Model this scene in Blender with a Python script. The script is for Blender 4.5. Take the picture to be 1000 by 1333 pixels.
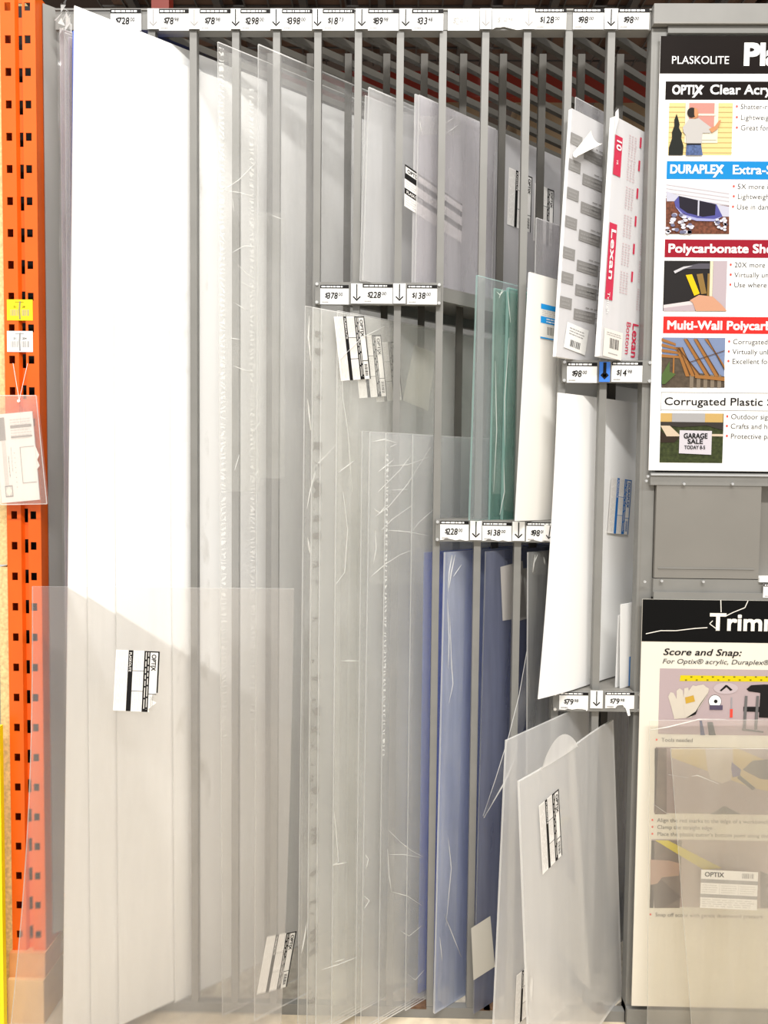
import bpy, math, random
from mathutils import Vector as V
random.seed(7)
for o in list(bpy.data.objects): bpy.data.objects.remove(o)
sc = bpy.context.scene
COL = sc.collection

# ------------------------------------------------------------------ camera
FPX = 963.0                                    # focal length in pixels of the 1000x1333 frame
DIST = 1.82
YAW, PITCH, ROLL = math.radians(0.9), math.radians(2.72), 0.0106
_F = V((-math.sin(YAW)*math.cos(PITCH), math.cos(YAW)*math.cos(PITCH), -math.sin(PITCH)))
_R0 = V((math.cos(YAW), math.sin(YAW), 0)); _U0 = _R0.cross(_F)
_R = _R0*math.cos(ROLL) + _U0*math.sin(ROLL); _U = _U0*math.cos(ROLL) - _R0*math.sin(ROLL)
def ray(px, py): return _F*FPX + _R*(px-500) + _U*(666.5-py)
_r = ray(600, 1326)
CAM = V((0, -DIST, -_r.z/_r.y*DIST))
def pt(px, py, Y=0.0):                         # the point of the vertical plane at depth Y seen at a pixel
    r = ray(px, py); return CAM + r*((Y-CAM.y)/r.y)
def col(px, Z, Y):                             # X of the vertical line at depth Y, height Z that crosses image column px
    k = (px-500)/FPX; d = V((0, Y-CAM.y, Z-CAM.z)); a = _R - _F*k
    return -(a.y*d.y + a.z*d.z)/a.x
def proj(p):
    d = V(p)-CAM; z = d.dot(_F); return 500+FPX*d.dot(_R)/z, 666.5-FPX*d.dot(_U)/z
cam = bpy.data.cameras.new('camera'); co = bpy.data.objects.new('camera', cam); COL.objects.link(co)
cam.sensor_fit = 'VERTICAL'; cam.sensor_height = 36; cam.lens = FPX/1333*36; cam.clip_start = 0.05
from mathutils import Matrix
M = Matrix((( _R.x, _U.x, -_F.x, CAM.x), (_R.y, _U.y, -_F.y, CAM.y), (_R.z, _U.z, -_F.z, CAM.z), (0, 0, 0, 1)))
co.matrix_world = M
sc.camera = co

# ------------------------------------------------------------------ world, lamps, exposure
w = bpy.data.worlds.new('store_ambient_fill'); sc.world = w; w.use_nodes = True  # even ambient fill standing in for light bounced around the store
w.node_tree.nodes['Background'].inputs[0].default_value = (1.0, 0.99, 0.975, 1)
w.node_tree.nodes['Background'].inputs[1].default_value = 0.78
def area(name, loc, sx, sy, power, color=(1, 0.97, 0.93), rot=(0, 0, 0)):
    l = bpy.data.lights.new(name, 'AREA'); l.shape = 'RECTANGLE'; l.size = sx; l.size_y = sy; l.energy = power; l.color = color
    o = bpy.data.objects.new(name, l); o.location = loc; o.rotation_euler = rot; COL.objects.link(o); return o
area('aisle_lamp_and_fill', (-0.2, -0.95, 5.0), 2.6, 0.22, 140)
area('aisle_lamp_and_fill', (0.4, -3.4, 5.0), 4.0, 0.3, 420)  # added row behind the camera for frontal fill
area('next_aisle_lamp', (0.5, 3.3, 5.0), 3.0, 0.3, 8)
vs = sc.view_settings
vs.view_transform = 'Standard'; vs.look = 'None'; vs.gamma = 1; vs.use_curve_mapping = False
vs.exposure = -0.08
sc.cycles.transparent_max_bounces = 64
sc.cycles.max_bounces = 14; sc.cycles.transmission_bounces = 12; sc.cycles.glossy_bounces = 5; sc.cycles.diffuse_bounces = 5

# ------------------------------------------------------------------ materials
MATS = {}
def lin(c):
    return tuple((x/12.92 if x <= .04045 else ((x+.055)/1.055)**2.4) for x in c)
def srgb(r, g, b): return lin((r/255, g/255, b/255))
def mat(name, rgb, rough=0.5, metal=0.0, noise=0.0, nscale=8.0, spec=0.5, bump=0.0, stretch=(1, 1, 1)):
    if name in MATS: return MATS[name]
    m = bpy.data.materials.new(name); m.use_nodes = True; nt = m.node_tree; b = nt.nodes['Principled BSDF']
    b.inputs['Base Color'].default_value = (*rgb, 1); b.inputs['Roughness'].default_value = rough
    b.inputs['Metallic'].default_value = metal; b.inputs['Specular IOR Level'].default_value = spec
    if noise or bump:
        tc = nt.nodes.new('ShaderNodeTexCoord'); mp = nt.nodes.new('ShaderNodeMapping'); mp.inputs['Scale'].default_value = stretch
        n = nt.nodes.new('ShaderNodeTexNoise'); n.inputs['Scale'].default_value = nscale; n.inputs['Detail'].default_value = 6
        nt.links.new(tc.outputs['Object'], mp.inputs[0]); nt.links.new(mp.outputs[0], n.inputs['Vector'])
        if noise:
            mr = nt.nodes.new('ShaderNodeMapRange'); mr.inputs[3].default_value = 1-noise; mr.inputs[4].default_value = 1+noise
            mr.inputs[1].default_value = .3; mr.inputs[2].default_value = .7
            nt.links.new(n.outputs['Fac'], mr.inputs[0])
            mx = nt.nodes.new('ShaderNodeVectorMath'); mx.operation = 'SCALE'; mx.inputs[0].default_value = rgb
            nt.links.new(mr.outputs[0], mx.inputs['Scale']); nt.links.new(mx.outputs[0], b.inputs['Base Color'])
        if bump:
            bp = nt.nodes.new('ShaderNodeBump'); bp.inputs['Strength'].default_value = bump; bp.inputs['Distance'].default_value = .004
            nt.links.new(n.outputs['Fac'], bp.inputs['Height']); nt.links.new(bp.outputs[0], b.inputs['Normal'])
    MATS[name] = m; return m

def clear(name, tint=(.96, .97, .965), haze=.12, hcol=(.9, .9, .89), gloss=.1, streak=.5, trans=.5, ior=1.4, blur=0.0, bump=0.0, nscale=3.0, stretch=(7, 7, .7)):
    """clear plastic under a protective film: see-through, a milky share that scatters light, a glossy coat"""
    if name in MATS: return MATS[name]
    m = bpy.data.materials.new(name); m.use_nodes = True; nt = m.node_tree; N = nt.nodes.new; L = nt.links.new
    nt.nodes.remove(nt.nodes['Principled BSDF']); out = nt.nodes['Material Output']
    tc = N('ShaderNodeTexCoord'); mp = N('ShaderNodeMapping'); mp.inputs['Scale'].default_value = stretch
    n = N('ShaderNodeTexNoise'); n.inputs['Scale'].default_value = nscale; n.inputs['Detail'].default_value = 5
    L(tc.outputs['Object'], mp.inputs[0]); L(mp.outputs[0], n.inputs['Vector'])
    mr = N('ShaderNodeMapRange'); mr.inputs[1].default_value = .3; mr.inputs[2].default_value = .7
    mr.inputs[3].default_value = haze*(1-streak); mr.inputs[4].default_value = min(1, haze*(1+streak)); L(n.outputs['Fac'], mr.inputs[0])
    tr = N('ShaderNodeBsdfTransparent'); tr.inputs[0].default_value = (*tint, 1)
    see = tr
    if blur:
        rf = N('ShaderNodeBsdfRefraction'); rf.inputs['Color'].default_value = (*tint, 1); rf.inputs['Roughness'].default_value = blur; rf.inputs['IOR'].default_value = 1.02
        mb = N('ShaderNodeMixShader'); mb.inputs[0].default_value = .5; L(tr.outputs[0], mb.inputs[1]); L(rf.outputs[0], mb.inputs[2]); see = mb
    df = N('ShaderNodeBsdfDiffuse'); df.inputs[0].default_value = (*hcol, 1)
    tl = N('ShaderNodeBsdfTranslucent'); tl.inputs[0].default_value = (*hcol, 1)
    ms = N('ShaderNodeMixShader'); ms.inputs[0].default_value = trans; L(df.outputs[0], ms.inputs[1]); L(tl.outputs[0], ms.inputs[2])
    mh = N('ShaderNodeMixShader'); L(mr.outputs[0], mh.inputs[0]); L(see.outputs[0], mh.inputs[1]); L(ms.outputs[0], mh.inputs[2])
    fr = N('ShaderNodeFresnel'); fr.inputs[0].default_value = ior
    gl = N('ShaderNodeBsdfGlossy'); gl.inputs['Roughness'].default_value = gloss; gl.inputs[0].default_value = (.95, .95, .95, 1)
    if bump:
        bp = N('ShaderNodeBump'); bp.inputs['Strength'].default_value = bump; bp.inputs['Distance'].default_value = .01
        L(n.outputs['Fac'], bp.inputs['Height']); L(bp.outputs[0], gl.inputs['Normal']); L(bp.outputs[0], df.inputs['Normal'])
    # mirror share only on the side that faces outwards (no total reflection from inside a see-through sheet)
    gm = N('ShaderNodeNewGeometry'); sb = N('ShaderNodeMath'); sb.operation = 'SUBTRACT'; sb.inputs[0].default_value = 1; L(gm.outputs['Backfacing'], sb.inputs[1])
    mu = N('ShaderNodeMath'); mu.operation = 'MULTIPLY'; L(fr.outputs[0], mu.inputs[0]); L(sb.outputs[0], mu.inputs[1])
    mg = N('ShaderNodeMixShader'); L(mu.outputs[0], mg.inputs[0]); L(mh.outputs[0], mg.inputs[1]); L(gl.outputs[0], mg.inputs[2])
    L(mg.outputs[0], out.inputs[0]); MATS[name] = m; return m

steel = mat('grey_paint', srgb(124, 123, 119), .45, noise=.06, nscale=14)
steel_shaded = mat('grey_paint_shaded', srgb(72, 69, 63), .5, noise=.08, nscale=14, spec=.3)  # rack grey darkened: the dimness behind the front posts put into the colour
steel_d = mat('grey_paint_panel', srgb(124, 121, 115), .4, noise=.04, nscale=6)
worn = mat('worn_plate', srgb(185, 176, 160), .7, noise=.35, nscale=40)
rust = mat('rust_brown', srgb(96, 70, 50), .8, noise=.4, nscale=60)
zinc = mat('zinc_screw', (.75, .75, .74), .3, .8)
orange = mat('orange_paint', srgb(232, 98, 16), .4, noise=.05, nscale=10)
beam_or = mat('orange_beam_shaded', srgb(118, 30, 10), .5)  # orange darkened to red-brown, the deep shade back there put into the colour
black = mat('black_print', (.012, .011, .011), .6, spec=.12)
black_s = mat('black_board', (.010, .007, .006), .45, noise=.2, nscale=5, spec=.05)
white = mat('white_card', (.86, .86, .84), .5)
paper = mat('cream_paper', (.78, .74, .68), .6)
greyp = mat('grey_print', (.32, .31, .30), .6)
lgrey = mat('pale_grey_print', (.62, .60, .57), .6)
fadep = mat('faded_print', (.40, .39, .37), .6)
red = mat('red_print', (.80, .05, .03), .5)
yellow = mat('yellow_print', (.95, .74, .01), .5)
blue = mat('blue_print', (.01, .22, .66), .5)
bluetape = mat('blue_tape', (.04, .20, .72), .5)
navy = mat('navy_print', (.02, .025, .14), .5)
dark = mat('hollow_shade', (.010, .008, .008), .8)  # near-black that stands for the shade inside hollows
sticker_m = mat('sticker_paper', (.84, .82, .79), .5)
back_m = mat('sticker_back', (.62, .60, .54), .6)
white_pl = mat('white_plastic', (.86, .86, .85), .35, noise=.012, nscale=2, stretch=(5, 5, .4))
white_warm = mat('warm_white_plastic', (.84, .82, .77), .35, noise=.015, nscale=2, stretch=(5, 5, .4))
white_edge = mat('white_plastic_edge', (.74, .74, .73), .5)
edge = clear('acrylic_edge', (.96, .97, .965), .62, (.94, .94, .93), .2, .1)
edge_g = clear('green_edge', (.7, .9, .86), .45, (.62, .86, .82), .15, .2)
edge_b = mat('blue_film_edge', (.01, .14, .68), .4)
clr = clear('clear_acrylic', (.985, .985, .985), haze=.08, hcol=(.90, .91, .92))
clr_film = clear('filmed_acrylic', haze=.24, hcol=(.88, .87, .86))
clr_grey = clear('grey_filmed_acrylic', (.90, .89, .90), .30, (.80, .79, .81), .12, .25)
clr_front = clear('hazy_front_acrylic', (.985, .98, .97), .12, (.94, .90, .87), .12, .25, blur=.10)
clr_olive = clear('olive_acrylic', (.985, .985, .98), .13, (.93, .93, .91), .1, .5)
clr_smooth = clear('milky_acrylic', (.985, .985, .985), .13, (.95, .945, .93), .08, .3)
clr_milk = clear('milkier_acrylic', (.965, .965, .965), .36, (.95, .945, .935), .08, .04)
clr_band = clear('banded_acrylic', (.96, .96, .965), .30, (.88, .88, .875), .07, .1)
clr_green = clear('green_acrylic', (.60, .80, .75), .22, (.50, .68, .63), .08, .5)
clr_aqua = clear('aqua_acrylic', (.93, .95, .955), .16, (.76, .79, .81), .08, .3)
clr_sign = clear('yellowed_acrylic', (.985, .98, .96), .13, (.94, .91, .86), .12, .3, blur=.06)
film = clear('loose_film', (.98, .98, .97), .10, (.95, .95, .93), .12, .8, bump=.7, nscale=14, stretch=(1, 1, .6))
filmhi = clear('film_crease', (.98, .98, .97), .6, (1, 1, .98), .1, .4)
blue_film = mat('blue_film', srgb(24, 92, 225), .3, noise=.05, nscale=2)
blue_dim = clear('blue_lavender_film', (.74, .79, .92), .42, (.72, .77, .88), .1, .3)
blue_grey = clear('dusty_blue_film', (.55, .58, .70), .40, (.40, .43, .55), .12, .25)
dk_grey = clear('smoke_acrylic', (.72, .73, .72), .38, (.62, .62, .61), .1, .4)

# ------------------------------------------------------------------ mesh helpers
ORG = {}
class MB:
    def __init__(s): s.v = []; s.f = []; s.i = []; s.m = []
    def k(s, m):
        if m not in s.m: s.m.append(m)
        return s.m.index(m)
    def poly(s, pts, m):
        n = len(s.v); s.v += [tuple(p) for p in pts]; s.f.append(tuple(range(n, n+len(pts)))); s.i.append(s.k(m))
    def hexa(s, c, m, me=None, mt=None):       # c: 8 corners, 0-3 one face, 4-7 the opposite face; me the four side faces
        n = len(s.v); s.v += [tuple(p) for p in c]; a = s.k(m); e = s.k(me or m)
        for q, t in (((0, 1, 2, 3), a), ((7, 6, 5, 4), a), ((1, 0, 4, 5), e), ((2, 1, 5, 6), e), ((3, 2, 6, 7), e), ((0, 3, 7, 4), e)):
            s.f.append(tuple(n+x for x in q)); s.i.append(t)
    def box(s, x0, x1, y0, y1, z0, z1, m):
        s.hexa([(x0, y0, z0), (x1, y0, z0), (x1, y0, z1), (x0, y0, z1), (x0, y1, z0), (x1, y1, z0), (x1, y1, z1), (x0, y1, z1)], m)
    def bar(s, a, b, wd, hd, m, up=V((0, 0, 1))):
        a, b = V(a), V(b); d = (b-a).normalized()
        if abs(d.dot(up)) > .95: up = V((1, 0, 0))
        x = d.cross(up).normalized()*wd/2; y = d.cross(x).normalized()*hd/2
        s.hexa([a-x-y, a+x-y, a+x+y, a-x+y, b-x-y, b+x-y, b+x+y, b-x+y], m)
    def tube(s, pts, r, m, n=6):
        pts = [V(p) for p in pts]; base = len(s.v); a = s.k(m)
        for i, p in enumerate(pts):
            d = (pts[min(i+1, len(pts)-1)]-pts[max(i-1, 0)]).normalized(); up = V((0, 0, 1)) if abs(d.z) < .9 else V((1, 0, 0))
            x = d.cross(up).normalized(); y = d.cross(x)
            rr = r[i] if isinstance(r, (list, tuple)) else r
            for j in range(n): s.v.append(tuple(p + (x*math.cos(2*math.pi*j/n)+y*math.sin(2*math.pi*j/n))*rr))
        for i in range(len(pts)-1):
            for j in range(n):
                s.f.append((base+i*n+j, base+i*n+(j+1) % n, base+(i+1)*n+(j+1) % n, base+(i+1)*n+j)); s.i.append(a)
        s.f.append(tuple(base+j for j in range(n))); s.i.append(a)
        s.f.append(tuple(base+(len(pts)-1)*n+j for j in range(n))); s.i.append(a)
    def grid(s, fn, nu, nv, m, smooth=True):
        n = len(s.v); a = s.k(m)
        for j in range(nv+1):
            for i in range(nu+1): s.v.append(tuple(fn(i/nu, j/nv)))
        for j in range(nv):
            for i in range(nu):
                q = n+j*(nu+1)+i; s.f.append((q, q+1, q+nu+2, q+nu+1)); s.i.append(a)
    def build(s, name, parent=None, org=None, smooth=False, solid=0, soff=-1):
        if parent is not None: org = ORG[parent.name]; top = False
        else: top = True; org = V(org) if org is not None else V(s.v[0])
        if parent is not None:
            p = parent
        me = bpy.data.meshes.new(name); me.from_pydata([tuple(V(q)-org) for q in s.v], [], s.f)
        for m in s.m: me.materials.append(m)
        me.polygons.foreach_set('material_index', s.i)
        if smooth: me.polygons.foreach_set('use_smooth', [True]*len(me.polygons))
        me.update()
        o = bpy.data.objects.new(name, me); COL.objects.link(o)
        if top: o.location = org
        else: o.parent = parent
        ORG[o.name] = org
        if solid:
            md = o.modifiers.new('thick', 'SOLIDIFY'); md.thickness = solid; md.offset = soff
        return o

def tag(o, label=None, cat=None, group=None, kind=None):
    if label: o['label'] = label
    if cat: o['category'] = cat
    if group: o['group'] = group
    if kind: o['kind'] = kind
    return o
def empty(name, loc):
    o = bpy.data.objects.new(name, None); o.location = loc; o.empty_display_size = .05; COL.objects.link(o); ORG[o.name] = V(loc); return o

_tc = {}
def glyphs(s, bold):
    key = (s, bold)
    if key not in _tc:
        c = bpy.data.curves.new('lettering', 'FONT'); c.body = s; c.size = 1; c.offset = bold; c.resolution_u = 3
        o = bpy.data.objects.new('lettering', c); me = bpy.data.meshes.new_from_object(o)
        _tc[key] = ([(v.co.x, v.co.y) for v in me.vertices], [tuple(p.vertices) for p in me.polygons])
        bpy.data.objects.remove(o); bpy.data.meshes.remove(me); bpy.data.curves.remove(c)
    return _tc[key]
class Fr:                                      # a drawing frame: origin, right, up, out
    def __init__(s, o, x, y): s.o = V(o); s.x = V(x).normalized(); s.y = V(y).normalized(); s.z = s.x.cross(s.y)
    def __call__(s, x, y, z=0.0): return s.o + s.x*x + s.y*y + s.z*z
def rect(b, F, x0, x1, y0, y1, z, m): b.poly([F(x0, y0, z), F(x1, y0, z), F(x1, y1, z), F(x0, y1, z)], m)
def shape(b, F, pts, z, m): b.poly([F(x, y, z) for x, y in pts], m)
def text(b, F, s, x, y, size, m, z=.0006, bold=0.0, fit=None, shear=0.0, align='L'):
    vs_, fs = glyphs(s, 0.0)
    if not vs_: return
    k = 1.0; wd = max(p[0] for p in vs_)
    if fit: k = fit/(wd*size)
    if align == 'C': x -= wd*size*k/2
    a = b.k(m); d = max(bold, 0)*size*.9
    for dx, dy in (((-d, -d), (d, -d), (-d, d), (d, d), (0, 0)) if d else ((0, 0),)):
        n = len(b.v)
        b.v += [tuple(F(x+dx+(p[0]+p[1]*shear)*size*k, y+dy+p[1]*size, z)) for p in vs_]
        for f in fs: b.f.append(tuple(n+i for i in f)); b.i.append(a)
        z += .00005
def greek(b, F, x0, x1, y0, y1, rows, m, z=.0006, fill=.42, ragged=.25, seed=1):   # small print too fine to read
    rnd = random.Random(seed); h = (y1-y0)/rows
    for r in range(rows):
        yb = y1-(r+1)*h+h*(1-fill)/2; xe = x1-(x1-x0)*rnd.random()*ragged; x = x0
        while x < xe:
            wl = min((x1-x0)*(.06+.12*rnd.random()), xe-x); rect(b, F, x, x+wl, yb, yb+h*fill, z, m); x += wl+(x1-x0)*.03
def disc(b, F, x, y, rx, ry, z, m, n=14): shape(b, F, [(x+rx*math.cos(2*math.pi*i/n), y+ry*math.sin(2*math.pi*i/n)) for i in range(n)], z, m)
def barcode(b, F, x0, x1, y0, y1, m, z=.0006, seed=3, n=16):
    rnd = random.Random(seed); x = x0; st = (x1-x0)/n
    for i in range(n):
        rect(b, F, x, x+st*(.3+.4*rnd.random()), y0, y1, z, m); x += st

# ------------------------------------------------------------------ setting
b = MB(); b.box(-3.2, 3.4, -3.6, 4.2, -.05, 0, mat('concrete', srgb(205, 190, 165), .6, noise=.12, nscale=30)); tag(b.build('floor', org=(0, 0, 0)), 'beige concrete shop floor', None, None, 'structure')
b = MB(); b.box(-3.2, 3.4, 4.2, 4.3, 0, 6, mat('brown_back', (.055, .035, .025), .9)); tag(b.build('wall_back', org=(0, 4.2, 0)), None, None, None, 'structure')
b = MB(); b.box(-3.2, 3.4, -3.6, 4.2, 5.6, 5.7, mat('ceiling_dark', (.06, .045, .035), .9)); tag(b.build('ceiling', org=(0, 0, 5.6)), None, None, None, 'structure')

# ------------------------------------------------------------------ sheet rack
ANG = math.radians(50)
def dvec(a=ANG): return V((math.sin(a), math.cos(a), 0))
D0 = dvec()
POSTS = [91, 145, 199, 253, 308, 361, 414.5, 467, 521.5, 577, 632, 686, 740, 795]
PX = [pt(p, 45, 0.011).x for p in POSTS]
CX0 = pt(846, 100).x+.001                      # where the sign cabinet begins
RT, RB = pt(500, 12).z, pt(500, 39).z          # top rail
rack = empty('sheet_rack', (pt(440, 1326).x, 0, 0))
tag(rack, 'grey steel rack with slanted divider bars holding upright plastic sheets', 'rack')
XL, XR = PX[0]-.03, CX0-.001
b = MB(); b.box(XL, XR, 0, .03, RB, RT, steel); b.box(XL, XR, -.003, 0, RT-.004, RT, steel); b.build('top_rail', rack)
for i, x in enumerate(PX):
    b = MB(); b.box(x-.0085, x+.0085, .001, .023, .0285, RB-.001, steel); b.build('front_post', rack)
    back = V((x, .012, 0))+D0*.213
    b = MB(); b.bar((back.x, back.y, .029), (back.x, back.y, RT-.025), .018, .018, steel_shaded); b.build('inner_post', rack)
    b = MB(); b.bar(V((x, .031, RB+.012)), V((x, .031, RB+.012))+D0*1.22, .015, .017, steel_shaded); b.build('divider_bar', rack)
    if i % 2 == 0 or i > 6:
        r = V((x, .02, 0))+D0*1.2
        b = MB(); b.bar((r.x, r.y, .029), (r.x, r.y, RB), .018, .018, steel_shaded); b.build('rear_post', rack)
def shelf(px0, px1, py0, py1, depth, i0, i1):
    z0, z1 = pt((px0+px1)/2, py1).z, pt((px0+px1)/2, py0).z; x0, x1 = pt(px0, py0).x, pt(px1, py0).x
    b = MB(); zt = z1+.0005; e = D0*depth; up = V((0, 0, 1)); y0 = -.0105 if i1 < 14 else -.0125
    A, B_ = V((PX[i0], .026, 0)), V((PX[i1] if i1 < 14 else CX0-.03, .026, 0))
    b.hexa([A+up*(zt-.010), B_+up*(zt-.010), B_+e+up*(zt-.010), A+e+up*(zt-.010), A+up*zt, B_+up*zt, B_+e+up*zt, A+e+up*zt], steel_d)
    b.box(x0, x1, y0, -.0035 if i1 == 14 else -.0005, z0, z1, steel)
    b.box(x0, min(x1, CX0-.002), -.0035, .027, zt-.010, zt, steel_d)
    for q in (A, B_):
        b.bar(q+up*(zt-.020), q+e+up*(zt-.020), .014, .032, steel)
    o = b.build('shelf', rack)
    for sx in ((x0+.0045, x1-.0045) if i0 != 9 else (x0+.0045,)):
        for sz in (z1-.0055, z0+.0045):
            t = MB(); t.tube([(sx, y0+.0005, sz), (sx, y0-.0035, sz)], .0038, zinc, 8)
            t.build('screw', o)
    return zt, z0, z1
SH1 = shelf(411, 574, 369, 398, 1.0, 6, 9)
SH2 = shelf(567, 722, 677, 705, .8, 9, 12)
SH3 = shelf(731, 846, 470, 499, .5, 12, 14)
SH4 = shelf(719, 833, 899, 924, .5, 12, 14)
bx0, bx1 = pt(82, 1320).x, CX0-.001
b = MB(); b.box(bx0, bx1, 0, .02, 0.0005, .028, steel); b.build('base_rail', rack)
b = MB(); b.hexa([V((bx0, .021, .014)), V((bx1-.016, .021, .014)), V((bx1+.73, .65, .014)), V((bx0+.75, .65, .014)), V((bx0, .021, .028)), V((bx1-.016, .021, .028)), V((bx1+.73, .65, .028)), V((bx0+.75, .65, .028))], worn)
for px in (545, 628, 640, 778):
    x = pt(px, 1310).x; b.box(x-.02, x+.02, -.0005, .03, .022+random.random()*.003, .0286, rust)
b.build('base_plate', rack)
x = pt(49, 700).x
pz = pt(58, 4).z-.2
b = MB(); P0 = V((pt(59, 300).x, 0, .2)); e = D0*1.1; n = V((-math.cos(ANG), math.sin(ANG), 0))*.006; up = V((0, 0, 1))
b.hexa([P0+n, P0+n+e, P0+n+e+up*pz, P0+n+up*pz, P0, P0+e, P0+e+up*pz, P0+up*pz], mat('end_panel_grey', srgb(132, 131, 127), .35, noise=.05, nscale=3)); b.build('end_panel', rack)

# ------------------------------------------------------------------ sheets
DEBUG = False
class Sheet: pass
TAN = math.tan(ANG)
def slot_depth(fx, i, f, th):                  # depth Y at which a front corner must stand for its sheet to run through slot i at fraction f
    hi = (PX[i+1] if i < 13 else CX0+.012)-.0265; lo = PX[i]+.0265+th/.643; xc = lo+f*(hi-lo)
    g = lambda Y: fx(Y)+(.012-Y)*TAN-xc
    a, b = -.1, 0.0
    for _ in range(6):
        ga, gb = g(a), g(b)
        if abs(gb-ga) < 1e-9: break
        a, b = b, b-gb*(b-a)/(gb-ga)
    return b
def sheet(name, label, top, bx, Y, W, th, face, edg, zb=.0295, Yb=None, ang=50, group=None, bend=None, bow=None, cat='plastic sheet', nu=1, nv=1):
    """a real slab: top = pixel of its upper front corner, bx = image column of its lower front corner at height zb;
    Y = depth of the front edge, or (slot, fraction at the top, fraction at the foot)"""
    if isinstance(Y, tuple):
        i, ft = Y[0], Y[1]; fb = Y[2] if len(Y) > 2 else ft
        Y = slot_depth(lambda q: pt(top[0], top[1], q).x, i, ft, th); Yb = slot_depth(lambda q: col(bx, zb, q), i, fb, th) if bx is not None else Y
        if DEBUG: print('SLOT', label[:40], round(Y, 3), round(Yb, 3))
    Yb = Y if Yb is None else Yb
    Pt = pt(top[0], top[1], Y)
    Pb = V((Pt.x, Yb, zb)) if bx is None else V((col(bx, zb, Yb), Yb, zb))
    d = dvec(math.radians(ang)); n = V((d.y, -d.x, 0))
    S = Sheet(); S.Pb, S.Pt, S.d, S.n, S.W = Pb, Pt, d, n, W
    def P(u, v, k=0.0):
        p = Pb.lerp(Pt, v)+d*(u*W)
        if bend: p = p+d*(bend*4*v*(1-v))
        if bow: p = p+n*bow(u, v)
        return p+n*k
    S.P = P; S.f = face
    b = MB()
    if bow or bend: nu, nv = max(nu, 20), max(nv, 20)
    if nu == 1 and nv == 1:
        b.hexa([P(0, 0), P(1, 0), P(1, 1), P(0, 1), P(0, 0, -th), P(1, 0, -th), P(1, 1, -th), P(0, 1, -th)], face, edg)
    else:
        b.grid(lambda u, v: P(u, v), nu, nv, face); b.grid(lambda u, v: P(1-u, v, -th), nu, nv, face)
        b.grid(lambda u, v: P(0, v, -th*(1-u)), 1, nv, edg); b.grid(lambda u, v: P(1, v, -th*u), 1, nv, edg)
        b.grid(lambda u, v: P(u, 1, -th*v), nu, 1, edg); b.grid(lambda u, v: P(u, 0, -th*(1-v)), nu, 1, edg)
    S.mb = b; S.name = name
    def uv(px, py):
        r = ray(px, py); t = (Pb-CAM).dot(n)/r.dot(n); q = CAM+r*t-Pb
        v = q.z/(Pt.z-Pb.z); u = (q-(Pt-Pb)*v).dot(d)/W; return u, v
    S.uv = uv
    S.at = lambda px, py, k=0.0: (lambda a: P(a[0], a[1], k))(uv(px, py))
    def fin():
        S.o = tag(b.build(name, org=Pb, smooth=bool(bow or bend)), label, cat, group)
        if bow or bend:
            try: S.o.data.set_sharp_from_angle(angle=math.radians(40))
            except Exception: pass
        return S
    S.fin = fin
    return S
def frame_on(S, c, lift=.0012):                # sticker frame whose long side runs down the sheet: corners tl, tr, br, bl in the photo
    q = [S.at(*p, lift) for p in c]
    down = ((q[3]-q[0])+(q[2]-q[1]))/2; right = ((q[1]-q[0])+(q[2]-q[3]))/2
    x = down.normalized(); y = (right-x*right.dot(x)).normalized()
    mid = (q[0]+q[1]+q[2]+q[3])/4; L, H = down.length, right.length
    return Fr(mid-x*L/2-y*H/2, x, y), L, H
def product_sticker(S, c, word='OPTIX', ink=None, lift=.0012, torn=False, name='sticker', paper_m=None):
    ink = ink or black; F, L, H = frame_on(S, c, lift); b = MB()
    if torn: shape(b, F, [(0, 0), (L, 0), (L, .82*H), (.95*L, .80*H), (.84*L, .98*H), (.80*L, .86*H), (.70*L, .88*H), (.68*L, H), (0, H)], 0, paper_m or sticker_m)
    else: rect(b, F, 0, L, 0, H, 0, paper_m or sticker_m)
    z = .0004
    rect(b, F, 0, L*.02, .79*H, H, z, ink); rect(b, F, 0, L*(.68 if torn else 1), .965*H, H, z, ink)
    rect(b, F, 0, L, .65*H, .79*H, z, ink); rect(b, F, 0, L, .29*H, .40*H, z, ink)
    greek(b, F, .02*L, .98*L, .67*H, .78*H, 2, lgrey, z*2, .4, .1, 4)
    text(b, F, word, .05*L, .825*H, .145*H, ink, z*2, .02, fit=.27*L if word == 'OPTIX' else .46*L)
    if word == 'OPTIX': shape(b, F, [(.29*L, .90*H), (.31*L, .92*H), (.255*L, .80*H), (.235*L, .79*H)], z*2, ink)
    else: shape(b, F, [(.50*L, .90*H), (.52*L, .92*H), (.45*L, .80*H), (.43*L, .79*H)], z*2, ink)
    text(b, F, 'PLASKOLITE', .03*L, .315*H, .075*H, sticker_m, z*2, .01, fit=.32*L)
    for xx in (.333, .666): rect(b, F, (xx-.004)*L, (xx+.004)*L, .40*H, .65*H, z, ink)
    rect(b, F, .70*L, .71*L, .79*H, .965*H, z, ink)
    for q in range(3): greek(b, F, (.02+q*.333)*L, (.31+q*.333)*L, .42*H, .63*H, 5, lgrey, z, .35, .4, 5+q)
    barcode(b, F, .76*L, .95*L, .83*H, .93*H, ink, z, 9, 10) if not torn else greek(b, F, .74*L, .92*L, .82*H, .90*H, 3, greyp, z)
    greek(b, F, .02*L, .97*L, .03*H, .27*H, 7, lgrey, z, .35, .1, 8)
    return b.build(name, S.o)
def blank_sticker(S, c, m=None, lift=.0012, name='sticker'):
    b = MB(); q = [S.at(*p, lift) for p in c]; b.poly(q, m or back_m); q2 = [p+S.n*.0003 for p in q]; return b.build(name, S.o)
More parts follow.
